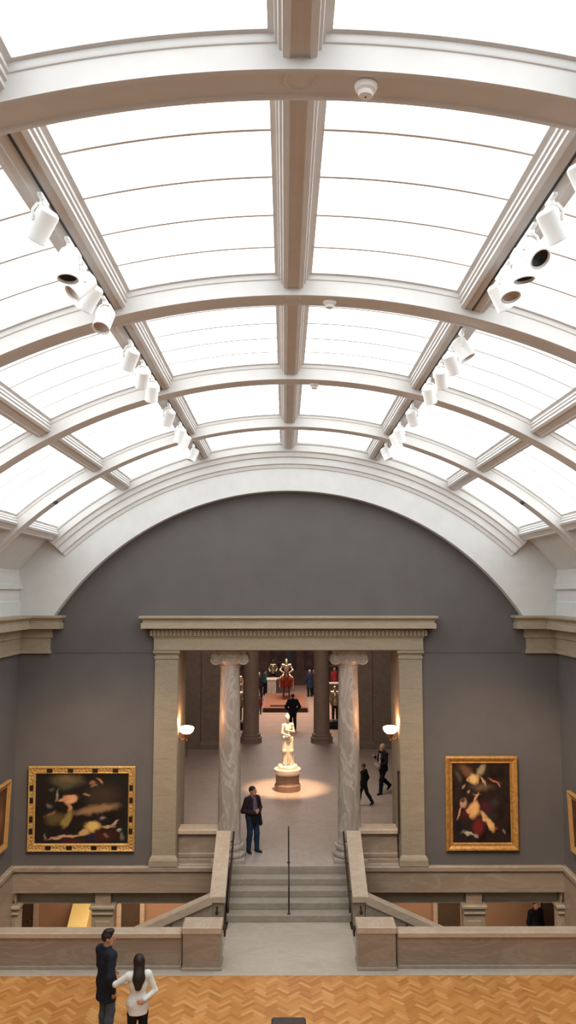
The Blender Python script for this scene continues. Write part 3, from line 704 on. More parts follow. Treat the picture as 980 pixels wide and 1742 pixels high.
# ------------------------------------------------------------------ lamps on the doorway jambs
for s in (-1, 1):
    sl_ = empty('wall_lamp', (s * 2.70, 21.6, 4.22), 'glowing glass bowl lamp on a copper bracket, ' + ('above the low wall beside the standing man' if s < 0 else 'above the walking woman with the bag'), 'wall lamp', 'bowl lamps on the doorway jambs')
    MB().lathe([(.02, -.12), (.09, -.11), (.16, -.06), (.195, .02), (.19, .06), (.14, .085), (.06, .10), (0, .105)], n=32, cap=False).build('glass_bowl', M['shade'], sl_, smooth=60)
    MB().lathe([(0, -.30), (.03, -.28), (.02, -.24), (.05, -.2), (.06, -.17), (.09, -.14), (.11, -.105), (.09, -.10)], n=24, cap=False).build('holder', M['brass'], sl_, smooth=40)
    MB().tube([(0, 0, -.2), (s * .08, 0, -.27), (s * .14, 0, -.25), (s * .19, 0, -.2)], .018, 10).build('arm', M['brass'], sl_, smooth=60)
    MB().box(*sorted((s * .185, s * .2)), -.05, .05, -.33, -.08, .005).build('back_plate', M['brass'], sl_)
    light('lamp_glow', 'POINT', (s * .09, 0, .2), 42, (1, .45, .2), sl_, shadow_soft_size=.1)
    if s < 0: MB().tube([(0, 0, -.29), (.01, 0, -.55), (0, .0, -.72)], .012, 8).build('pull_chain', M['bronze'], sl_)
gp = empty('bronze_gate_edge', (2.86, 21.35, ZU), 'thin dark bronze post standing against the doorway pier behind the walking visitors', 'post')
MB().box(-.022, .022, -.03, .03, .82, 2.35, .006).build('post', M['bronze'], gp)
MB().box(-.03, .03, -.04, .04, 2.33, 2.38, .006).build('cap', M['bronze'], gp)
MB().box(-.03, .03, -.04, .04, .80, .84, .006).build('shoe', M['bronze'], gp)

# ------------------------------------------------------------------ bench in the foreground
bn = empty('gallery_bench', (-.035, 13.75, 0), 'dark upholstered gallery bench on the parquet, only its end in view', 'bench')
MB().box(-.30, .30, -1.0, 1.0, .33, .45, .03).build('seat', M['walnut'], bn)
MB().box(-.27, .27, -.97, .97, .27, .335, .01).build('seat_frame', M['black'], bn)
for a in (-.23, .23):
    for b in (-.9, .9): MB().rings([[(a - .03, b - .03, .28), (a + .03, b - .03, .28), (a + .03, b + .03, .28), (a - .03, b + .03, .28)], [(a - .022, b - .022, 0), (a + .022, b - .022, 0), (a + .022, b + .022, 0), (a - .022, b + .022, 0)]]).build('leg', M['black'], bn)

# ------------------------------------------------------------------ figures: smooth-blended solids meshed by surface nets
class SDF:
    def __init__(s): s.p = []; s.planes = []
    def rc(s, a, b, ra, rb=None, k=.03, sc=(1, 1, 1), sub=False):
        s.p.append(('c', np.array(a, float), np.array(b, float), ra, ra if rb is None else rb, k, np.array(sc, float), sub)); return s
    def el(s, c, r, rot=None, k=.02, sub=False):
        s.p.append(('e', np.array(c, float), np.array(r, float), np.eye(3) if rot is None else np.array(rot, float), k, None, None, sub)); return s
    def cut(s, pt, n): s.planes.append((np.array(pt, float), np.array(n, float) / np.linalg.norm(n))); return s
    def grow(s, off):
        g = SDF(); g.planes = list(s.planes)
        for q in s.p:
            if q[0] == 'c': g.p.append((q[0], q[1], q[2], q[3] + off, q[4] + off) + q[5:])
            else: g.p.append((q[0], q[1], q[2] + off) + q[3:])
        return g
    def mesh(s, h):
        los, his = [], []
        bb = []
        for q in s.p:
            if q[0] == 'c':
                r = max(q[3], q[4]) * np.maximum(q[6], 1) + 1e-6
                lo, hi = np.minimum(q[1], q[2]) - r, np.maximum(q[1], q[2]) + r
            else:
                r = q[2].max(); lo, hi = q[1] - r, q[1] + r
            bb.append((lo, hi))
            if not q[7]: los.append(lo); his.append(hi)
        lo = np.min(los, 0) - 3 * h; hi = np.max(his, 0) + 3 * h
        n = np.ceil((hi - lo) / h).astype(int) + 1
        F = np.full(n, 1.0, dtype=np.float32)
        for q, (l, u) in zip(s.p, bb):
            k = q[5] if q[0] == 'c' else q[4]
            m = k + 3 * h + .02
            i0 = np.clip(np.floor((l - m - lo) / h).astype(int), 0, n); i1 = np.clip(np.ceil((u + m - lo) / h).astype(int) + 1, 0, n)
            if np.any(i1 <= i0): continue
            ax = [lo[d] + h * np.arange(i0[d], i1[d]) for d in range(3)]
            P = np.stack(np.meshgrid(*ax, indexing='ij'), -1)
            if q[0] == 'c':
                S = q[6]; a = q[1]; b = (q[2] - a) / S; p = (P - a) / S
                bl = max(b.dot(b), 1e-9); t = np.clip(p @ b / bl, 0, 1)
                d = np.linalg.norm(p - t[..., None] * b, axis=-1) - (q[3] + (q[4] - q[3]) * t)
                d = d * min(1, S.min() * .5 + .5)
            else:
                p = (P - q[1]) @ q[3]      # rows of local axes
                k0 = np.linalg.norm(p / q[2], axis=-1); k1 = np.linalg.norm(p / q[2] ** 2, axis=-1) + 1e-9
                d = k0 * (k0 - 1) / k1
                d = np.where(k0 < 1e-3, -q[2].min(), d)
            sl = tuple(slice(i0[d_], i1[d_]) for d_ in range(3)); f = F[sl]
            if q[7]:
                F[sl] = np.maximum(f, -d)
            else:
                kk = max(k, 1e-4); hh = np.maximum(kk - np.abs(f - d), 0) / kk
                F[sl] = np.minimum(f, d) - hh * hh * kk * .25
        if s.planes:
            ax = [lo[d] + h * np.arange(n[d]) for d in range(3)]
            P = np.stack(np.meshgrid(*ax, indexing='ij'), -1)
            for pt, nn in s.planes: F = np.maximum(F, ((P - pt) @ nn).astype(np.float32))
        F[[0, -1]] = 1; F[:, [0, -1]] = 1; F[:, :, [0, -1]] = 1
        return nets(F, lo, h)
def nets(F, lo, h):
    S = F < 0
    c = [S[i:S.shape[0] - 1 + i, j:S.shape[1] - 1 + j, k:S.shape[2] - 1 + k] for i in (0, 1) for j in (0, 1) for k in (0, 1)]
    cnt = sum(x.astype(np.int8) for x in c)
    idx = np.argwhere((cnt > 0) & (cnt < 8))
    ids = -np.ones(cnt.shape, dtype=np.int64); ids[tuple(idx.T)] = np.arange(len(idx))
    acc = np.zeros((len(idx), 3)); nn = np.zeros(len(idx))
    cor = [(i, j, k) for i in (0, 1) for j in (0, 1) for k in (0, 1)]
    for a in cor:
        for d in range(3):
            if a[d]: continue
            b = list(a); b[d] = 1
            fa = F[tuple((idx + a).T)]; fb = F[tuple((idx + b).T)]
            m = (fa < 0) != (fb < 0)
            t = np.where(m, fa / np.where(m, fa - fb, 1), 0)
            pos = np.array(a, float)[None].repeat(len(idx), 0); pos[:, d] += t
            acc[m] += pos[m]; nn[m] += 1
    V = lo + h * (idx + acc / nn[:, None])
    quads = []
    for d in range(3):
        e, f = [(1, 2), (2, 0), (0, 1)][d]
        A = np.moveaxis(S, d, 0)
        sl0 = [slice(None)] * 3; sl1 = [slice(None)] * 3; sl0[d] = slice(0, -1); sl1[d] = slice(1, None)
        x = S[tuple(sl0)] != S[tuple(sl1)]
        w_ = np.argwhere(x); w_ = w_[(w_[:, e] > 0) & (w_[:, f] > 0) & (w_[:, e] < S.shape[e] - 1) & (w_[:, f] < S.shape[f] - 1)]
        ins = S[tuple(w_.T)]
        q = []
        for de, df in ((-1, -1), (0, -1), (0, 0), (-1, 0)):
            p = w_.copy(); p[:, e] += de; p[:, f] += df; q.append(ids[tuple(p.T)])
        q = np.stack(q, 1); q[~ins] = q[~ins][:, ::-1]
        quads.append(q)
    return V, np.concatenate(quads)
def sdf_obj(sd, name, mat, parent, h=.01, scale=1.0):
    V, Q = sd.mesh(h)
    me = bpy.data.meshes.new(name); V = V * scale
    me.vertices.add(len(V)); me.vertices.foreach_set('co', V.astype(np.float32).ravel())
    me.loops.add(Q.size); me.loops.foreach_set('vertex_index', Q.astype(np.int32).ravel())
    me.polygons.add(len(Q)); me.polygons.foreach_set('loop_start', np.arange(0, Q.size, 4, dtype=np.int32))
    me.update(calc_edges=True); me.validate()
    me.polygons.foreach_set('use_smooth', np.ones(len(me.polygons), dtype=bool))
    me.materials.append(mat)
    o = bpy.data.objects.new(name, me); COL.objects.link(o); o.parent = parent
    return o
def V3(*a): return np.array(a, float)
def unit(v): v = np.array(v, float); return v / max(np.linalg.norm(v), 1e-9)
def rotm(yaw, pitch, roll=0):
    return np.array((Matrix.Rotation(R(yaw), 3, 'Z') @ Matrix.Rotation(R(pitch), 3, 'X') @ Matrix.Rotation(R(roll), 3, 'Y')))
def arot(v, ax, a):
    ax = unit(ax); return v * math.cos(a) + np.cross(ax, v) * math.sin(a) + ax * ax.dot(v) * (1 - math.cos(a))
def hand(sd, wr, d, nrm, side, curl, fr=.0088):
    """palm of four rays, four jointed fingers of unequal length, thumb off the side of the palm"""
    d = unit(d); nrm = unit(np.array(nrm) - d * d.dot(np.array(nrm, float))); ac = np.cross(d, nrm) * side   # towards the thumb
    for i, (o, L) in enumerate(((.031, .092), (.0105, .096), (-.0105, .092), (-.031, .084))):
        kn = wr + d * L + ac * o
        sd.rc(wr + d * .012 + ac * o * .55, kn, .0145, .0125, .014)
        p = kn; dd = d.copy(); ln = (.9, 1, .94, .74)[i]
        for j, s_ in enumerate((.043, .027, .021)):
            dd = arot(dd, np.cross(d, nrm), R(curl * (.7, 1, .8)[j]))
            q = p + dd * s_ * ln
            sd.rc(p, q, fr * (1, .95, .88)[j], fr * (.95, .88, .78)[j], .004); p = q
    b = wr + d * .03 + ac * .026; t1 = unit(d * .65 + ac * .75 + nrm * .3)
    q = b + t1 * .042; sd.rc(b, q, .0135, .0105, .012)
    t2 = unit(d * .9 + ac * .3 + nrm * .4); sd.rc(q, q + t2 * .03, .0102, .0085, .004)
SKIN = plain('skin', 'b07f64', 'bb8a6e', .55, 8)
SKIN2 = plain('fair_skin', 'c59a80', 'cfa48a', .55, 8)
EYE = plain('eye', '1a1412', '221a16', .2)
def cloth(n, a, b=None, r=.85): return plain(n, a, b or a, r, 14, spec=.2, bump=.25)
J0 = dict(pel=V3(0, 0, .94), neck=V3(0, -.02, 1.45), head=V3(0, .015, 1.628),
          shL=V3(-.18, -.015, 1.405), elL=V3(-.235, -.05, 1.115), wrL=V3(-.245, .03, .87), shR=V3(.18, -.015, 1.405), elR=V3(.235, -.05, 1.115), wrR=V3(.245, .03, .87),
          hipL=V3(-.09, 0, .92), knL=V3(-.10, .025, .5), anL=V3(-.105, -.03, .085), hipR=V3(.09, 0, .92), knR=V3(.10, .025, .5), anR=V3(.105, -.03, .085))
def person(label, loc, rz, H=1.75, J=None, top=None, hem=.85, flare=.0, off=.022, sleeve=1.0, pants=None, shoes=None, hair=None, hairstyle='short', yaw=0, pitch=0, curl=(28, 28),
           palm=((1, 0, 0), (-1, 0, 0)), hd=(None, None), toe=(8, 8), h=.012, skin=None, fem=False, name='person', cat='person', group=None, dress=None, lean=None, mesh_body=True, foot_pitch=(0, 0)):
    j = {k: v.copy() for k, v in J0.items()}
    for k, v in (J or {}).items(): j[k] = V3(*v)
    s = H / 1.75; skin = skin or SKIN
    root = empty(name, loc, label, cat, group, R(rz))
    fr = .0088 if h < .01 else .0105
    # ---- body
    def torso(o=0, shk=1.0):
        t = SDF(); w_ = .93 if fem else 1
        pel = j['pel']; nk = j['neck']; ch = pel + (nk - pel) * .6; wa = pel + (nk - pel) * .3
        t.rc(j['hipL'] + V3(.0, 0, .02), j['hipR'] + V3(-.0, 0, .02), .098 + o, .098 + o, .05)
        t.rc(pel, wa, .145 * w_ + o, (.115 if fem else .13) * w_ + o, .05, (1, .74, 1))
        t.rc(wa, ch, (.115 if fem else .13) * w_ + o, .15 * w_ + o, .05, (1, .70, 1))
        t.rc(ch, nk + V3(0, 0, -.11), .15 * w_ + o, .13 * w_ + o, .05, (1, .66, 1))
        t.rc(j['shL'] * .86 + nk * .14 + V3(0, 0, -.012), j['shR'] * .86 + nk * .14 + V3(0, 0, -.012), .066 * w_ + o, .066 * w_ + o, .05)
        if fem:
            for q in (-1, 1): t.el(ch + V3(q * .062, .085, .0), (.06 + o, .05 + o, .058 + o), None, .03)
        return t
    def arms(t, o=0, fore=1.0):
        for q in 'LR':
            a, b, c = j['sh' + q], j['el' + q], j['wr' + q]; w_ = .9 if fem else 1
            t.rc(a, b, .054 * w_ + o, .042 * w_ + o, .03)
            t.rc(b, b + (c - b) * fore, .043 * w_ + o, (.043 + (.028 - .043) * fore) * w_ + o * .9, .02)
        return t
    def legs(t, o=0, ank=1.0):
        for q in 'LR':
            a, b, c = j['hip' + q], j['kn' + q], j['an' + q]
            t.rc(a, b, .09 + o, .058 + o, .04); t.rc(b, b + (c - b) * .35 + V3(0, -.012, 0), .058 + o, .058 + o, .03)
            t.rc(b + (c - b) * .35 + V3(0, -.012, 0), c, .057 + o, .037 + o * ank, .03)
        return t
    hc = j['head']; Rh = rotm(yaw, pitch)
    def hp(*v): return hc + Rh @ V3(*v)
    def heads(t, o=0):
        t.el(hp(0, -.012, .022), (.076 + o, .097 + o, .102 + o), Rh, .02); t.el(hp(0, .022, -.03), (.062 + o, .078 + o, .095 + o), Rh, .03)
        t.rc(hp(-.028, .05, -.088), hp(.028, .05, -.088), .03, .03, .03); t.rc(hp(0, .06, -.105), hp(0, .07, -.1), .022, .02, .02)
        t.rc(hp(0, .092, .018), hp(0, .112, -.022), .010, .014, .012)
        t.rc(hp(-.03, .085, .034), hp(.03, .085, .034), .012, .012, .012)
        t.el(hp(0, .088, -.058), (.024, .012, .008), Rh, .008); t.el(hp(0, .086, -.07), (.02, .011, .007), Rh, .006)
        for q in (-1, 1):
            t.el(hp(q * .077, -.012, -.008), (.011, .022, .032), Rh @ rotm(q * 20, 0), .008)
            t.el(hp(q * .031, .098, .010), (.016, .012, .010), Rh, .004, True)
        return t
    B = torso(0); arms(B); legs(B)
    B.rc(j['neck'] + V3(0, 0, -.04), hp(0, -.02, -.06), .058 if not fem else .048, .05 if not fem else .044, .03)
    heads(B)
    for i, q in enumerate('LR'):
        d = unit(j['wr' + q] - j['el' + q]) if hd[i] is None else unit(hd[i])
        hand(B, j['wr' + q], d, palm[i], -1 if q == 'L' else 1, curl[i], fr)
        f = rotm((1 if q == 'L' else -1) * toe[i], -foot_pitch[i]); a = j['an' + q]
        B.rc(a + f @ V3(0, -.03, -.04), a + f @ V3(0, .13, -.055), .035, .028, .03)
    if mesh_body: sdf_obj(B, 'body', skin, root, h, s)
    if h < .011:
        for q in (-1, 1):
            sd = SDF().el(hp(q * .031, .083, .010), (.0125, .0125, .0125), None, .001)
            sdf_obj(sd, 'eye', EYE, root, .004, s)
    # ---- clothes
    if top:
        T = torso(off); arms(T, off - .004, sleeve * .97)
        pel = j['pel']
        T.rc(pel + V3(0, 0, .05), V3(pel[0], pel[1] - .005, hem + .02), .155 + off * .7, .165 + off * .7 + flare, .05, (1, .74, 1))
        nk = j['neck']
        T.rc(nk + V3(0, -.012, -.05), nk + V3(0, -.008, .02), .07 + off * .6, .062 + off * .4, .03)
        T.cut((0, 0, hem), (0, 0, -1)); T.cut(nk + V3(0, .02, .045), (0, -.35 if False else .45, 1))
        sdf_obj(T, 'top', top, root, h, s)
    if pants:
        Lg = SDF(); legs(Lg, .018, 1.6)
        Lg.rc(j['hipL'] + V3(0, 0, .02), j['hipR'] + V3(0, 0, .02), .112, .112, .05); Lg.rc(j['pel'], j['pel'] + V3(0, 0, .08), .155, .145, .05, (1, .76, 1))
        Lg.cut((0, 0, min(1.03, hem + .03) if top else 1.03), (0, 0, 1)); Lg.cut((0, 0, .035), (0, 0, -1))
        sdf_obj(Lg, 'trousers', pants, root, h, s)
    if dress:
        dm, dz = dress; Dr = SDF(); Dr.rc(j['pel'] + V3(0, 0, .08), V3(0, 0, dz), .15, .2, .05, (1, .8, 1)); Dr.cut((0, 0, dz), (0, 0, -1)); sdf_obj(Dr, 'skirt', dm, root, h, s)
    if shoes:
        for i, q in enumerate('LR'):
            f = rotm((1 if q == 'L' else -1) * toe[i], -foot_pitch[i]); a = j['an' + q]; S = SDF()
            S.rc(a + f @ V3(0, -.035, -.035), a + f @ V3(0, .05, -.045), .046, .045, .03); S.rc(a + f @ V3(0, .05, -.045), a + f @ V3(0, .15, -.056), .044, .033, .03); S.rc(a + f @ V3(0, -.02, -.03), a + V3(0, -.01, .02), .045, .046, .02)
            if abs(foot_pitch[i]) < 5: S.cut((0, 0, a[2] - .0845), (0, 0, -1))
            sdf_obj(S, 'shoe', shoes, root, min(h, .012), s)
    if hair:
        Hs = SDF()
        Hs.el(hp(0, -.018, .031), (.082, .103, .1), Rh, .02)
        if hairstyle == 'quiff': Hs.el(hp(0, .045, .115), (.06, .05, .04), Rh, .03); Hs.el(hp(0, -.01, .12), (.06, .07, .03), Rh, .03)
        if hairstyle == 'long':
            Hs.el(hp(0, -.03, .03), (.095, .105, .108), Rh, .02)
            Hs.rc(hp(0, -.05, .0), j['neck'] + V3(.0, -.105, -.06), .095, .105, .04, (1, .6, 1)); Hs.rc(j['neck'] + V3(0, -.105, -.06), j['neck'] + V3(-.01, -.135, -.19), .10, .065, .04, (1, .45, 1))
        n1 = Rh @ V3(0, 1, -.62); Hs.cut(hp(0, .058, .045), n1) if hairstyle != 'long' else Hs.cut(hp(0, .06, .05), Rh @ V3(0, 1, -.35))
        if hairstyle == 'short' or hairstyle == 'quiff': Hs.cut(hp(0, -.05, -.075), Rh @ V3(0, .3, -1))
        sdf_obj(Hs, 'hair', hair, root, min(h, .011), s)
    return root, j, s
HAIRD = plain('dark_hair', '1c130f', '281b15', .55, 30, bump=.5)
HAIRB = plain('brown_hair', '4a2f1e', '573a26', .6, 30, bump=.5)
HAIRG = plain('grey_hair', '9a938a', 'aaa49a', .6, 30, bump=.5)
HAIRL = plain('fair_hair', 'b39a74', 'c0a880', .6, 30, bump=.5)
navy = cloth('dark_navy_wool', '1d2129', '232831'); jeans = cloth('grey_jeans', '474e56', '555c64'); blk = cloth('black_cloth', '15171b', '1b1d21')
white = cloth('white_knit', 'd6d4ce', 'e0ded8'); shoeb = plain('black_shoe', '17130f', '201a15', .45); blue = cloth('blue_jeans', '1e2c40', '26364c')
plum = cloth('plum_jacket', '2c1c20', '382428'); 

# couple on the parquet
p, j, s = person('man in a long dark navy coat and grey jeans standing on the parquet', (-3.25, 14.86, 0), -46, 1.84,
    dict(elR=(.26, -.10, 1.13), wrR=(.235, -.02, .86), elL=(-.25, .03, 1.13), wrL=(-.22, .22, .98), knL=(-.11, .04, .5), anL=(-.13, .03, .085)), navy, .67, .02, .03, 1.0, jeans, shoeb, HAIRD, 'quiff', yaw=-32, pitch=-4, h=.0085, curl=(35, 30))
# lapels, vent, collar
sd = SDF(); 
for q in (-1, 1): sd.rc((q * .035, .02, 1.50), (q * .07, .125, 1.36), .022, .024, .02); sd.rc((q * .07, .125, 1.36), (q * .03, .145, 1.15), .022, .012, .02)
sd.rc((-.05, -.075, 1.5), (.05, -.075, 1.5), .022, .022, .02); sd.rc((-.05, -.075, 1.5), (-.075, .0, 1.5), .02, .02, .02); sd.rc((.05, -.075, 1.5), (.075, .0, 1.5), .02, .02, .02)
sdf_obj(sd, 'collar', navy, p, .008, s)
p, j, s = person('woman with long black hair and white top seen from behind on the parquet', (-2.60, 14.34, 0), 14, 1.66,
    dict(elL=(-.40, .03, 1.27), wrL=(-.20, .19, 1.20), elR=(.30, -.03, 1.12), wrR=(.10, -.16, 1.04)), white, .76, .0, .018, 1.0, blk, shoeb, HAIRD, 'long', yaw=12, h=.0085, fem=True, curl=(30, 35), skin=SKIN2,
    palm=((0, -1, 0), (0, 1, 0)), hd=((.6, .3, .5), (-.9, .05, -.35)))
sd = SDF().rc((.16, -.075, 1.45), (0, -.14, 1.25), .010, .010, .01).rc((0, -.14, 1.25), (-.2, -.06, 1.0), .010, .010, .01)
# man at the head of the steps
p, j, s = person('man in plum jacket and blue jeans standing beside the column atop the steps', (-.98, 22.42, ZU), -140, 1.74,
    dict(elL=(-.30, -.05, 1.13), wrL=(-.09, .20, 1.12), elR=(.28, -.06, 1.12), wrR=(.08, .215, 1.09), anL=(-.12, .05, .085), knL=(-.11, .06, .5)), plum, .96, .01, .028, 1.0, blue, shoeb, HAIRD, 'short', yaw=28, h=.0095,
    palm=((0, -1, .1), (0, -1, .1)), hd=((.9, .15, .1), (-.9, .15, .1)), curl=(40, 40), toe=(14, 14))
shirt = cloth('mauve_shirt', '5c5064', '6a5c70')
sd = SDF().rc((0, .105, 1.38), (0, .135, 1.1), .06, .085, .03, (1, .45, 1)).rc((-.05, .07, 1.455), (.05, .07, 1.455), .03, .03, .02); sdf_obj(sd, 'shirt', shirt, p, .01, s)
sd = SDF().rc((-.06, .1, 1.0), (.06, .1, 1.0), .1, .1, .03, (1, .7, 1)).rc((.0, .1, 1.0), (0, .1, .85), .13, .12, .03, (1, .62, 1)); sdf_obj(sd, 'waistcoat', blk, p, .012, s)
sd = SDF().rc((-.24, .02, 1.0), (-.25, .04, .74), .05, .075, .03, (.6, 1, 1)); sdf_obj(sd, 'jacket_tail', plum, p, .012, s)

# walking visitors
walk = dict(hipL=(-.08, .0, .9), knL=(-.09, .16, .49), anL=(-.10, .20, .09), hipR=(.08, 0, .9), knR=(.09, -.04, .49), anR=(.09, -.36, .24), elL=(-.25, -.14, 1.14), wrL=(-.26, -.02, .90))
p, j, s = person('fair-haired woman in an open black jacket striding with a pale bag at her waist', (3.36, 28.8, ZU), 122, 1.70,
    dict(walk, elR=(.26, -.02, 1.14), wrR=(.34, .10, 1.25), elL=(-.26, .06, 1.13), wrL=(-.16, .22, 1.02)), blk, .80, .015, .028, 1.0, blk, shoeb, HAIRL, 'short', h=.0105, fem=True, skin=SKIN2, foot_pitch=(0, 42), curl=(30, 30))
sd = SDF().rc((0, .12, 1.38), (0, .14, 1.08), .045, .06, .03, (1, .5, 1)); sdf_obj(sd, 'blouse', cloth('pale_pink_blouse', 'a5939a', 'b09ea5'), p, .012, s)
bag = empty('shoulder_bag', (3.36, 28.8, ZU), 'pale grey bag held at the waist of the striding fair-haired woman', 'bag', None, R(122))
sd = SDF().rc((-.10, .24, .99), (.12, .25, 1.03), .055, .055, .04, (1, .6, 1.1)).rc((-.05, .24, .93), (.10, .25, .95), .055, .055, .04, (1, .6, 1)); sdf_obj(sd, 'pouch', cloth('pale_bag', '94908e', 'a8a4a2'), bag, .012, s)
sd = SDF().rc((.12, .22, 1.05), (.15, .12, 1.4), .012, .012, .01).rc((.15, .12, 1.4), (.13, -.06, 1.45), .012, .012, .01); sdf_obj(sd, 'strap', cloth('pale_strap', '94908e'), bag, .01, s)
person('boy with brown hair in a dark green top and black trousers walking beside the column', (2.52, 27.2, ZU), 60, 1.36,
    dict(hipL=(-.08, .0, .9), knL=(-.09, .14, .5), anL=(-.10, .2, .09), hipR=(.08, 0, .9), knR=(.09, -.12, .5), anR=(.09, -.36, .16), elR=(.24, -.1, 1.13), wrR=(.24, .0, .9)), cloth('dark_green_top', '161f1b', '1e2823'), .86, .0, .024, 1.0, blk, shoeb, HAIRB, 'short', h=.012, foot_pitch=(0, 25))
person('broad man in a dark blue jacket seen from behind, standing behind the statue', (.32, 41.7, ZU), 6, 1.86, dict(elL=(-.33, -.03, 1.13), wrL=(-.24, .14, .98), elR=(.33, -.03, 1.13), wrR=(.24, .14, .98)), cloth('midnight_jacket', '131b28', '182232'), .84, .02, .04, 1, blk, shoeb, HAIRD, h=.014)
person('small child in a dark red coat standing at the corner of the dark platform', (-1.55, 47.3, ZU), -20, 1.05, dict(head=(0, .015, 1.63)), cloth('red_coat', '6a2a24', '78322a'), .62, .03, .03, 1, blk, shoeb, HAIRB, h=.016)
person('grey-haired man in a dark suit standing beside the platform of the mounted armour', (-1.78, 53.2, ZU), -10, 1.84, dict(anL=(-.17, -.03, .085), knL=(-.14, .02, .5), anR=(.17, -.03, .085), knR=(.14, .02, .5)), cloth('dark_suit', '1e1c24', '25232b'), .84, .01, .03, 1, blk, shoeb, HAIRG, h=.016)
person('visitor in a teal jacket standing behind the grey-haired man', (-1.45, 56.2, ZU), -60, 1.72, None, cloth('teal_jacket', '1e4c4e', '265a5c'), .84, .01, .03, 1, blk, shoeb, HAIRD, h=.016)
person('visitor in a long dark blue coat standing behind the platform, beside the mounted armour', (1.62, 55.2, ZU), 15, 1.82, None, cloth('blue_coat', '222c40', '2a354c'), .55, .04, .04, 1, blk, shoeb, HAIRG, h=.016)
person('visitor in a mauve top standing close behind the one in the long blue coat', (1.95, 56.0, ZU), 30, 1.74, None, cloth('mauve_top', '6c4a5c', '785468'), .85, .01, .03, 1, blk, shoeb, HAIRG, h=.016)
person('visitor in a bright red top standing far back in the armour court', (3.45, 57.5, ZU), 20, 1.74, None, cloth('red_top', 'a83440', 'b83c48'), .85, .02, .03, 1, blk, shoeb, HAIRL, h=.016)
person('dark-clothed visitor on the lower floor, seen through the opening below the upright painting', (7.72, 25.9, -3.5), 200, 1.80, None, blk, .8, .03, .03, 1, blk, shoeb, HAIRD, h=.014)

# ------------------------------------------------------------------ statue on its round pedestal
pd = empty('round_pedestal', (0, 29.3, ZU), 'low round stone pedestal under the white marble statue', 'pedestal')
MB().lathe([(.46, 0), (.46, .2), (.44, .22), (.43, .26)], n=48).build('base', M['pedestal'], pd, smooth=35)
MB().lathe([(.42, .25), (.42, .58)], n=48).build('drum', M['pedestal'], pd, smooth=35)
MB().lathe([(.42, .56), (.44, .6), (.48, .64), (.48, .74), (.46, .76)], n=48).build('top_moulding', M['statue'], pd, smooth=35)
stt = empty('marble_statue', (.01, 29.3, ZU + .76), 'white marble standing figure with draped legs, lit warmly on a round pedestal', 'statue')
S = SDF(); j = {k: v.copy() for k, v in J0.items()}
hc = V3(.015, .02, 1.63)
S.rc((0, 0, .96), (-.02, 0, 1.12), .13, .105, .05, (1, .75, 1)).rc((-.02, 0, 1.12), (0, .0, 1.3), .105, .135, .05, (1, .7, 1)).rc((-.15, 0, 1.40), (.15, 0, 1.38), .06, .06, .05)
S.el((-.06, .1, 1.28), (.055, .05, .055)).el((.06, .1, 1.27), (.055, .05, .055))
S.rc((0, -.01, 1.42), hc + V3(0, -.01, -.06), .05, .045, .03)
S.el(hc + V3(0, 0, .02), (.078, .095, .1)).el(hc + V3(0, .03, -.03), (.06, .07, .085)).rc(hc + V3(0, .095, .01), hc + V3(0, .112, -.02), .01, .013, .01).el(hc + V3(0, -.09, .03), (.05, .05, .05)).el(hc + V3(0, -.015, .045), (.082, .095, .085)).el(hc + V3(0, -.03, .125), (.04, .045, .03))
S.rc((-.17, 0, 1.39), (-.22, .02, 1.14), .05, .042, .03).rc((-.22, .02, 1.14), (-.03, .17, 1.2), .042, .03, .02)
hand(S, V3(-.03, .17, 1.2), (.9, .1, .25), (0, -1, 0), -1, 25, .0105)
S.rc((.17, 0, 1.37), (.21, .04, 1.12), .05, .042, .03).rc((.21, .04, 1.12), (.06, .18, 1.06), .042, .03, .02)
hand(S, V3(.06, .18, 1.06), (-.8, .1, -.4), (0, -1, 0), 1, 25, .0105)
# drapery from the hips
S.rc((-.09, .02, .92), (-.10, .08, .5), .11, .085, .05).rc((-.10, .08, .5), (-.09, .02, .08), .085, .09, .05).rc((.09, 0, .92), (.12, .05, .5), .11, .09, .05).rc((.12, .05, .5), (.1, -.05, .08), .09, .1, .05)
S.rc((0, -.06, .9), (0, -.08, .1), .13, .16, .06)
for q in range(7):
    a = -.9 + q * .3
    S.rc((.14 * math.sin(a), .10 * math.cos(a), .9 - q * .02), (.19 * math.sin(a * 1.2), .12 * math.cos(a) + .02, .08), .018, .026, .02)
S.rc((-.16, .06, .86), (.16, .1, .98), .035, .04, .03).rc((.16, .1, .98), (.20, .02, .6), .05, .035, .03)
S.rc((-.09, .06, .05), (-.09, .17, .03), .035, .03, .02).rc((.1, .0, .05), (.11, .13, .03), .035, .03, .02)
S.cut((0, 0, .0), (0, 0, -1))
sdf_obj(S, 'figure', M['statue'], stt, .011, 1.02).location = (0, 0, .1)
stt_f = [c for c in stt.children][0]; stt_f.rotation_euler.z = R(180 + 15)
S = SDF(); random.seed(11)
S.el((0, 0, .03), (.34, .30, .1), None, .03)
for q in range(16):
    a = q / 16 * 6.283; S.el((.27 * math.cos(a), .24 * math.sin(a), .05 + random.random() * .03), (.09, .08, .05 + random.random() * .03), None, .03)
S.rc((.14, .12, .05), (.16, .1, .5), .1, .06, .04)
S.cut((0, 0, 0), (0, 0, -1)); sdf_obj(S, 'rocky_base', M['statue'], stt, .015, 1)

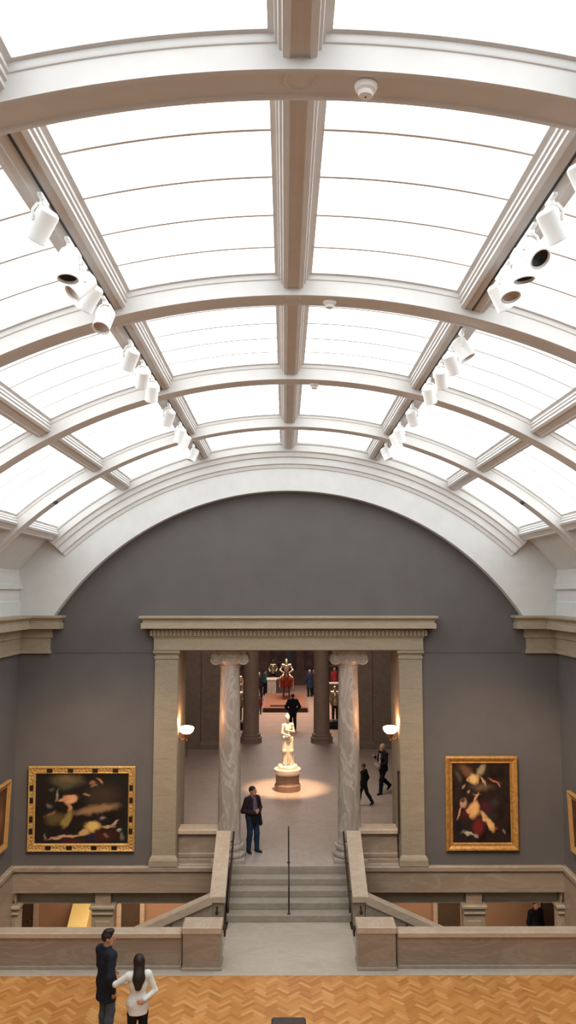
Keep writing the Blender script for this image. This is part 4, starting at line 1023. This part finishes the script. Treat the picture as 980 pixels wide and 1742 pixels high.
# ------------------------------------------------------------------ armour court
pf = empty('display_platform', (-.06, 51.3, ZU), 'low dark display platform with an orange-red carpeted top under the mounted armour', 'platform')
MB().box(-1.31, 1.31, -3.3, 3.3, 0, .26, .01).build('base', M['darkred'], pf)
MB().box(-1.35, 1.35, -3.34, 3.34, .24, .28, .01).build('edge', M['pedestal'], pf)
MB().box(-1.25, 1.25, -3.2, 3.2, .275, .3).build('carpet', M['carpet'], pf)
MB().box(-.9, .35, -3.0, -2.75, .3, .36, .01).build('label_rail', M['darkred'], pf)
hz = ZU + .30
hs = empty('mounted_armour', (.02, 51.6, hz), 'polished armour of a rider mounted on an armoured horse, facing the doorway', 'armour')
bay = plain('brown_horse_hide', '4a2a1a', '5a3520', .6); redc = cloth('red_horse_trapping', '6e2a1c', '7e3222')
S = SDF()
S.rc((0, .2, 1.22), (0, 1.1, 1.2), .34, .32, .1, (.85, 1, 1)).rc((0, .1, 1.2), (0, -.05, 1.15), .30, .27, .1).rc((0, 1.2, 1.25), (0, 1.35, 1.15), .33, .28, .1)
S.rc((0, -.05, 1.35), (0, -.42, 1.78), .2, .13, .1).rc((0, -.45, 1.80), (0, -.72, 1.42), .12, .075, .05).el((0, -.5, 1.72), (.1, .14, .13), None, .04)
for q in (-1, 1):
    S.rc((q * .06, -.42, 1.88), (q * .075, -.40, 2.02), .03, .012, .02)
    S.rc((q * .17, .0, 1.1), (q * .17, -.06, .62), .12, .062, .06).rc((q * .17, -.06, .62), (q * .17, -.02, .14), .058, .042, .03).rc((q * .17, -.02, .14), (q * .17, -.08, .04), .05, .06, .02)
    S.rc((q * .18, 1.25, 1.1), (q * .19, 1.1, .75), .17, .09, .06).rc((q * .19, 1.1, .75), (q * .19, 1.38, .5), .085, .055, .03).rc((q * .19, 1.38, .5), (q * .19, 1.3, .12), .05, .042, .03).rc((q * .19, 1.3, .12), (q * .19, 1.24, .04), .05, .06, .02)
S.rc((0, 1.5, 1.3), (0, 1.68, .6), .05, .07, .04)
S.cut((0, 0, 0), (0, 0, -1)); sdf_obj(S, 'horse', bay, hs, .02, 1)
S = SDF().rc((-.2, -.14, 1.25), (.2, -.14, 1.25), .22, .22, .06, (1, .8, 1)).rc((-.2, -.12, 1.2), (-.24, -.1, .85), .2, .16, .06, (1, .7, 1)).rc((.2, -.12, 1.2), (.24, -.1, .85), .2, .16, .06, (1, .7, 1)).rc((0, -.2, 1.2), (0, -.26, .9), .16, .12, .06)
S.cut((0, -.06, 0), (0, 1, 0)); S.cut((0, 0, .78), (0, 0, -1)); sdf_obj(S, 'breast_trapping', redc, hs, .02, 1)
S = SDF().rc((-.3, .3, 1.3), (-.42, .3, .8), .1, .06, .04, (1, 2, 1)).rc((.3, .3, 1.3), (.42, .3, .8), .1, .06, .04, (1, 2, 1)); sdf_obj(S, 'saddle_cloth', redc, hs, .02, 1)
S = SDF().rc((0, -.52, 1.80), (0, -.78, 1.42), .085, .05, .03, (1.2, .7, 1)).cut((0, -.52, 0), (0, 1, .5)); sdf_obj(S, 'horse_face_plate', M['steel'], hs, .014, 1)
S = SDF().rc((0, .42, 1.5), (0, .42, 1.72), .17, .14, .05, (1, .8, 1)).rc((0, .42, 1.72), (0, .40, 2.0), .15, .19, .05, (1, .8, 1)).rc((-.2, .42, 2.08), (.2, .42, 2.08), .1, .1, .05)
for q in (-1, 1):
    S.el((q * .24, .42, 2.1), (.12, .12, .11), None, .03).rc((q * .26, .42, 2.06), (q * .40, .32, 1.80), .075, .065, .03).el((q * .41, .31, 1.79), (.075, .075, .075), None, .02).rc((q * .41, .31, 1.79), (q * .20, .02, 1.66), .062, .05, .03).el((q * .18, -.01, 1.66), (.07, .08, .06), None, .02)
    S.rc((q * .14, .4, 1.5), (q * .38, .12, 1.30), .12, .085, .05).el((q * .385, .1, 1.28), (.09, .09, .09), None, .02).rc((q * .385, .1, 1.28), (q * .42, .16, .82), .078, .055, .03).rc((q * .42, .18, .8), (q * .43, -.02, .76), .045, .035, .02)
sdf_obj(S, 'rider_armour', M['steel'], hs, .016, 1)
S = SDF().el((0, .40, 2.36), (.12, .15, .16), None, .02).rc((0, .36, 2.24), (0, .38, 2.18), .1, .13, .03).rc((0, .28, 2.34), (0, .22, 2.30), .07, .03, .03).rc((0, .32, 2.50), (0, .5, 2.50), .02, .02, .03); sdf_obj(S, 'helmet', M['steel'], hs, .014, 1)
# standing suits of armour
def suit(x, y, label, rz=180):
    r, j, s = person(label, (x, y, ZU + .36), rz, 1.78, dict(elL=(-.30, .0, 1.14), wrL=(-.24, .12, .92), elR=(.30, .0, 1.14), wrR=(.24, .12, .92)), M['steel'], .78, .05, .035, 1, M['darksteel'], M['steel'], M['steel'], 'short', h=.014, skin=M['darksteel'], name='suit_of_armour', cat='armour', group='standing suits of armour')
    MB().box(-.42, .42, -.42, .42, -.36, 0, .02).build('plinth', M['black'], r)
    sdf_obj(SDF().el((0, .05, 1.63), (.1, .12, .12), None, .02).rc((0, .15, 1.62), (0, .18, 1.58), .05, .02, .03), 'visor', M['steel'], r, .014, s)
suit(2.55, 42.6, 'suit of armour on a black plinth between columns, nearer the visitor in red')
suit(-2.5, 42.3, 'suit of armour on a black plinth between columns, nearer the child in red')
suit(-3.0, 50.5, 'suit of armour farther back, behind the one nearer the child in red')
suit(2.55, 58.6, 'suit of armour on a plinth far back behind the visitors in blue and mauve')
suit(-.95, 59.4, 'suit of armour on a plinth far back behind the visitor in teal')
glassm = N('case_glass'); glassm.b.inputs['Transmission Weight'].default_value = 1; glassm.b.inputs['Roughness'].default_value = .05; glassm.b.inputs['IOR'].default_value = 1.1; glassm = glassm.m
def case(x, y, wd, label):
    r = empty('display_case', (x, y, ZU), label, 'display case', 'display cases in the armour court')
    MB().box(-wd, wd, -.4, .4, 0, .95, .02).build('cabinet', M['courtwall'], r)
    MB().box(-wd - .04, wd + .04, -.44, .44, .95, 1.08, .02).build('pale_top', M['statue'], r)
    mb = MB()
    for a in (-wd + .03, wd - .03):
        for b in (-.36, .36): mb.box(a - .02, a + .02, b - .02, b + .02, 1.08, 2.1)
    mb.box(-wd, wd, -.4, .4, 2.1, 2.16, .01).build('case_frame', M['bronze'], r)
    MB().box(-wd + .03, wd - .03, -.37, .37, 1.09, 2.09).build('glass', glassm, r)
case(-.55, 57.6, .75, 'dark display case with a pale top, behind the visitor in teal')
case(2.9, 54.6, .6, 'dark display case with a pale top, behind the dark column near the red-topped visitor')
pl = empty('pale_case_block', (-.98, 55.4, ZU), 'pale block standing in for a glass case behind the platform beside the mounted armour', 'plinth')  # solid pale block added in place of a reflecting glass case
MB().box(-.36, .36, -.36, .36, 0, .16, .02).build('base', M['pedestal'], pl)
MB().box(-.30, .30, -.30, .30, .15, 1.12, .015).build('shaft', M['column'], pl)
MB().box(-.35, .35, -.35, .35, 1.1, 1.24, .03).build('top', M['statue'], pl)
for k, (x, hgt) in enumerate(((-3.2, 2.6), (-.2, 3.0), (2.4, 2.6), (4.8, 2.8))):
    lb = ['dark woven tapestry hanging farthest from the red-topped visitor', 'dark woven tapestry hanging behind the mounted armour', 'dark woven tapestry hanging behind the visitors in blue and mauve', 'dark woven tapestry hanging behind the visitor in the red top'][k]
    t = empty('wall_tapestry', (x, 61.95, ZU + 1.2), lb, 'tapestry', 'tapestries at the back of the court')
    mm = paint_mat('tapestry_weave_%d' % k, 2.0, hgt, ('241a1e', '3a2a2c', '2a2c26'), [(.3, .6, .2, .2, 20, '5a3a3c', .6), (.7, .4, .15, .3, 0, '3c3a48', .6), (.6, .8, .2, .1, 0, '6a4a40', .6), (.2, .2, .12, .12, 0, '50403c', .6)])
    c = MB().box(0, 2.0, -.02, .02, 0, hgt).build('weave', mm, t); c.location = (-1, 0, 0)
    MB().tube([(-1.08, 0, hgt + .03), (1.08, 0, hgt + .03)], .03, 8).build('rod', M['bronze'], t)
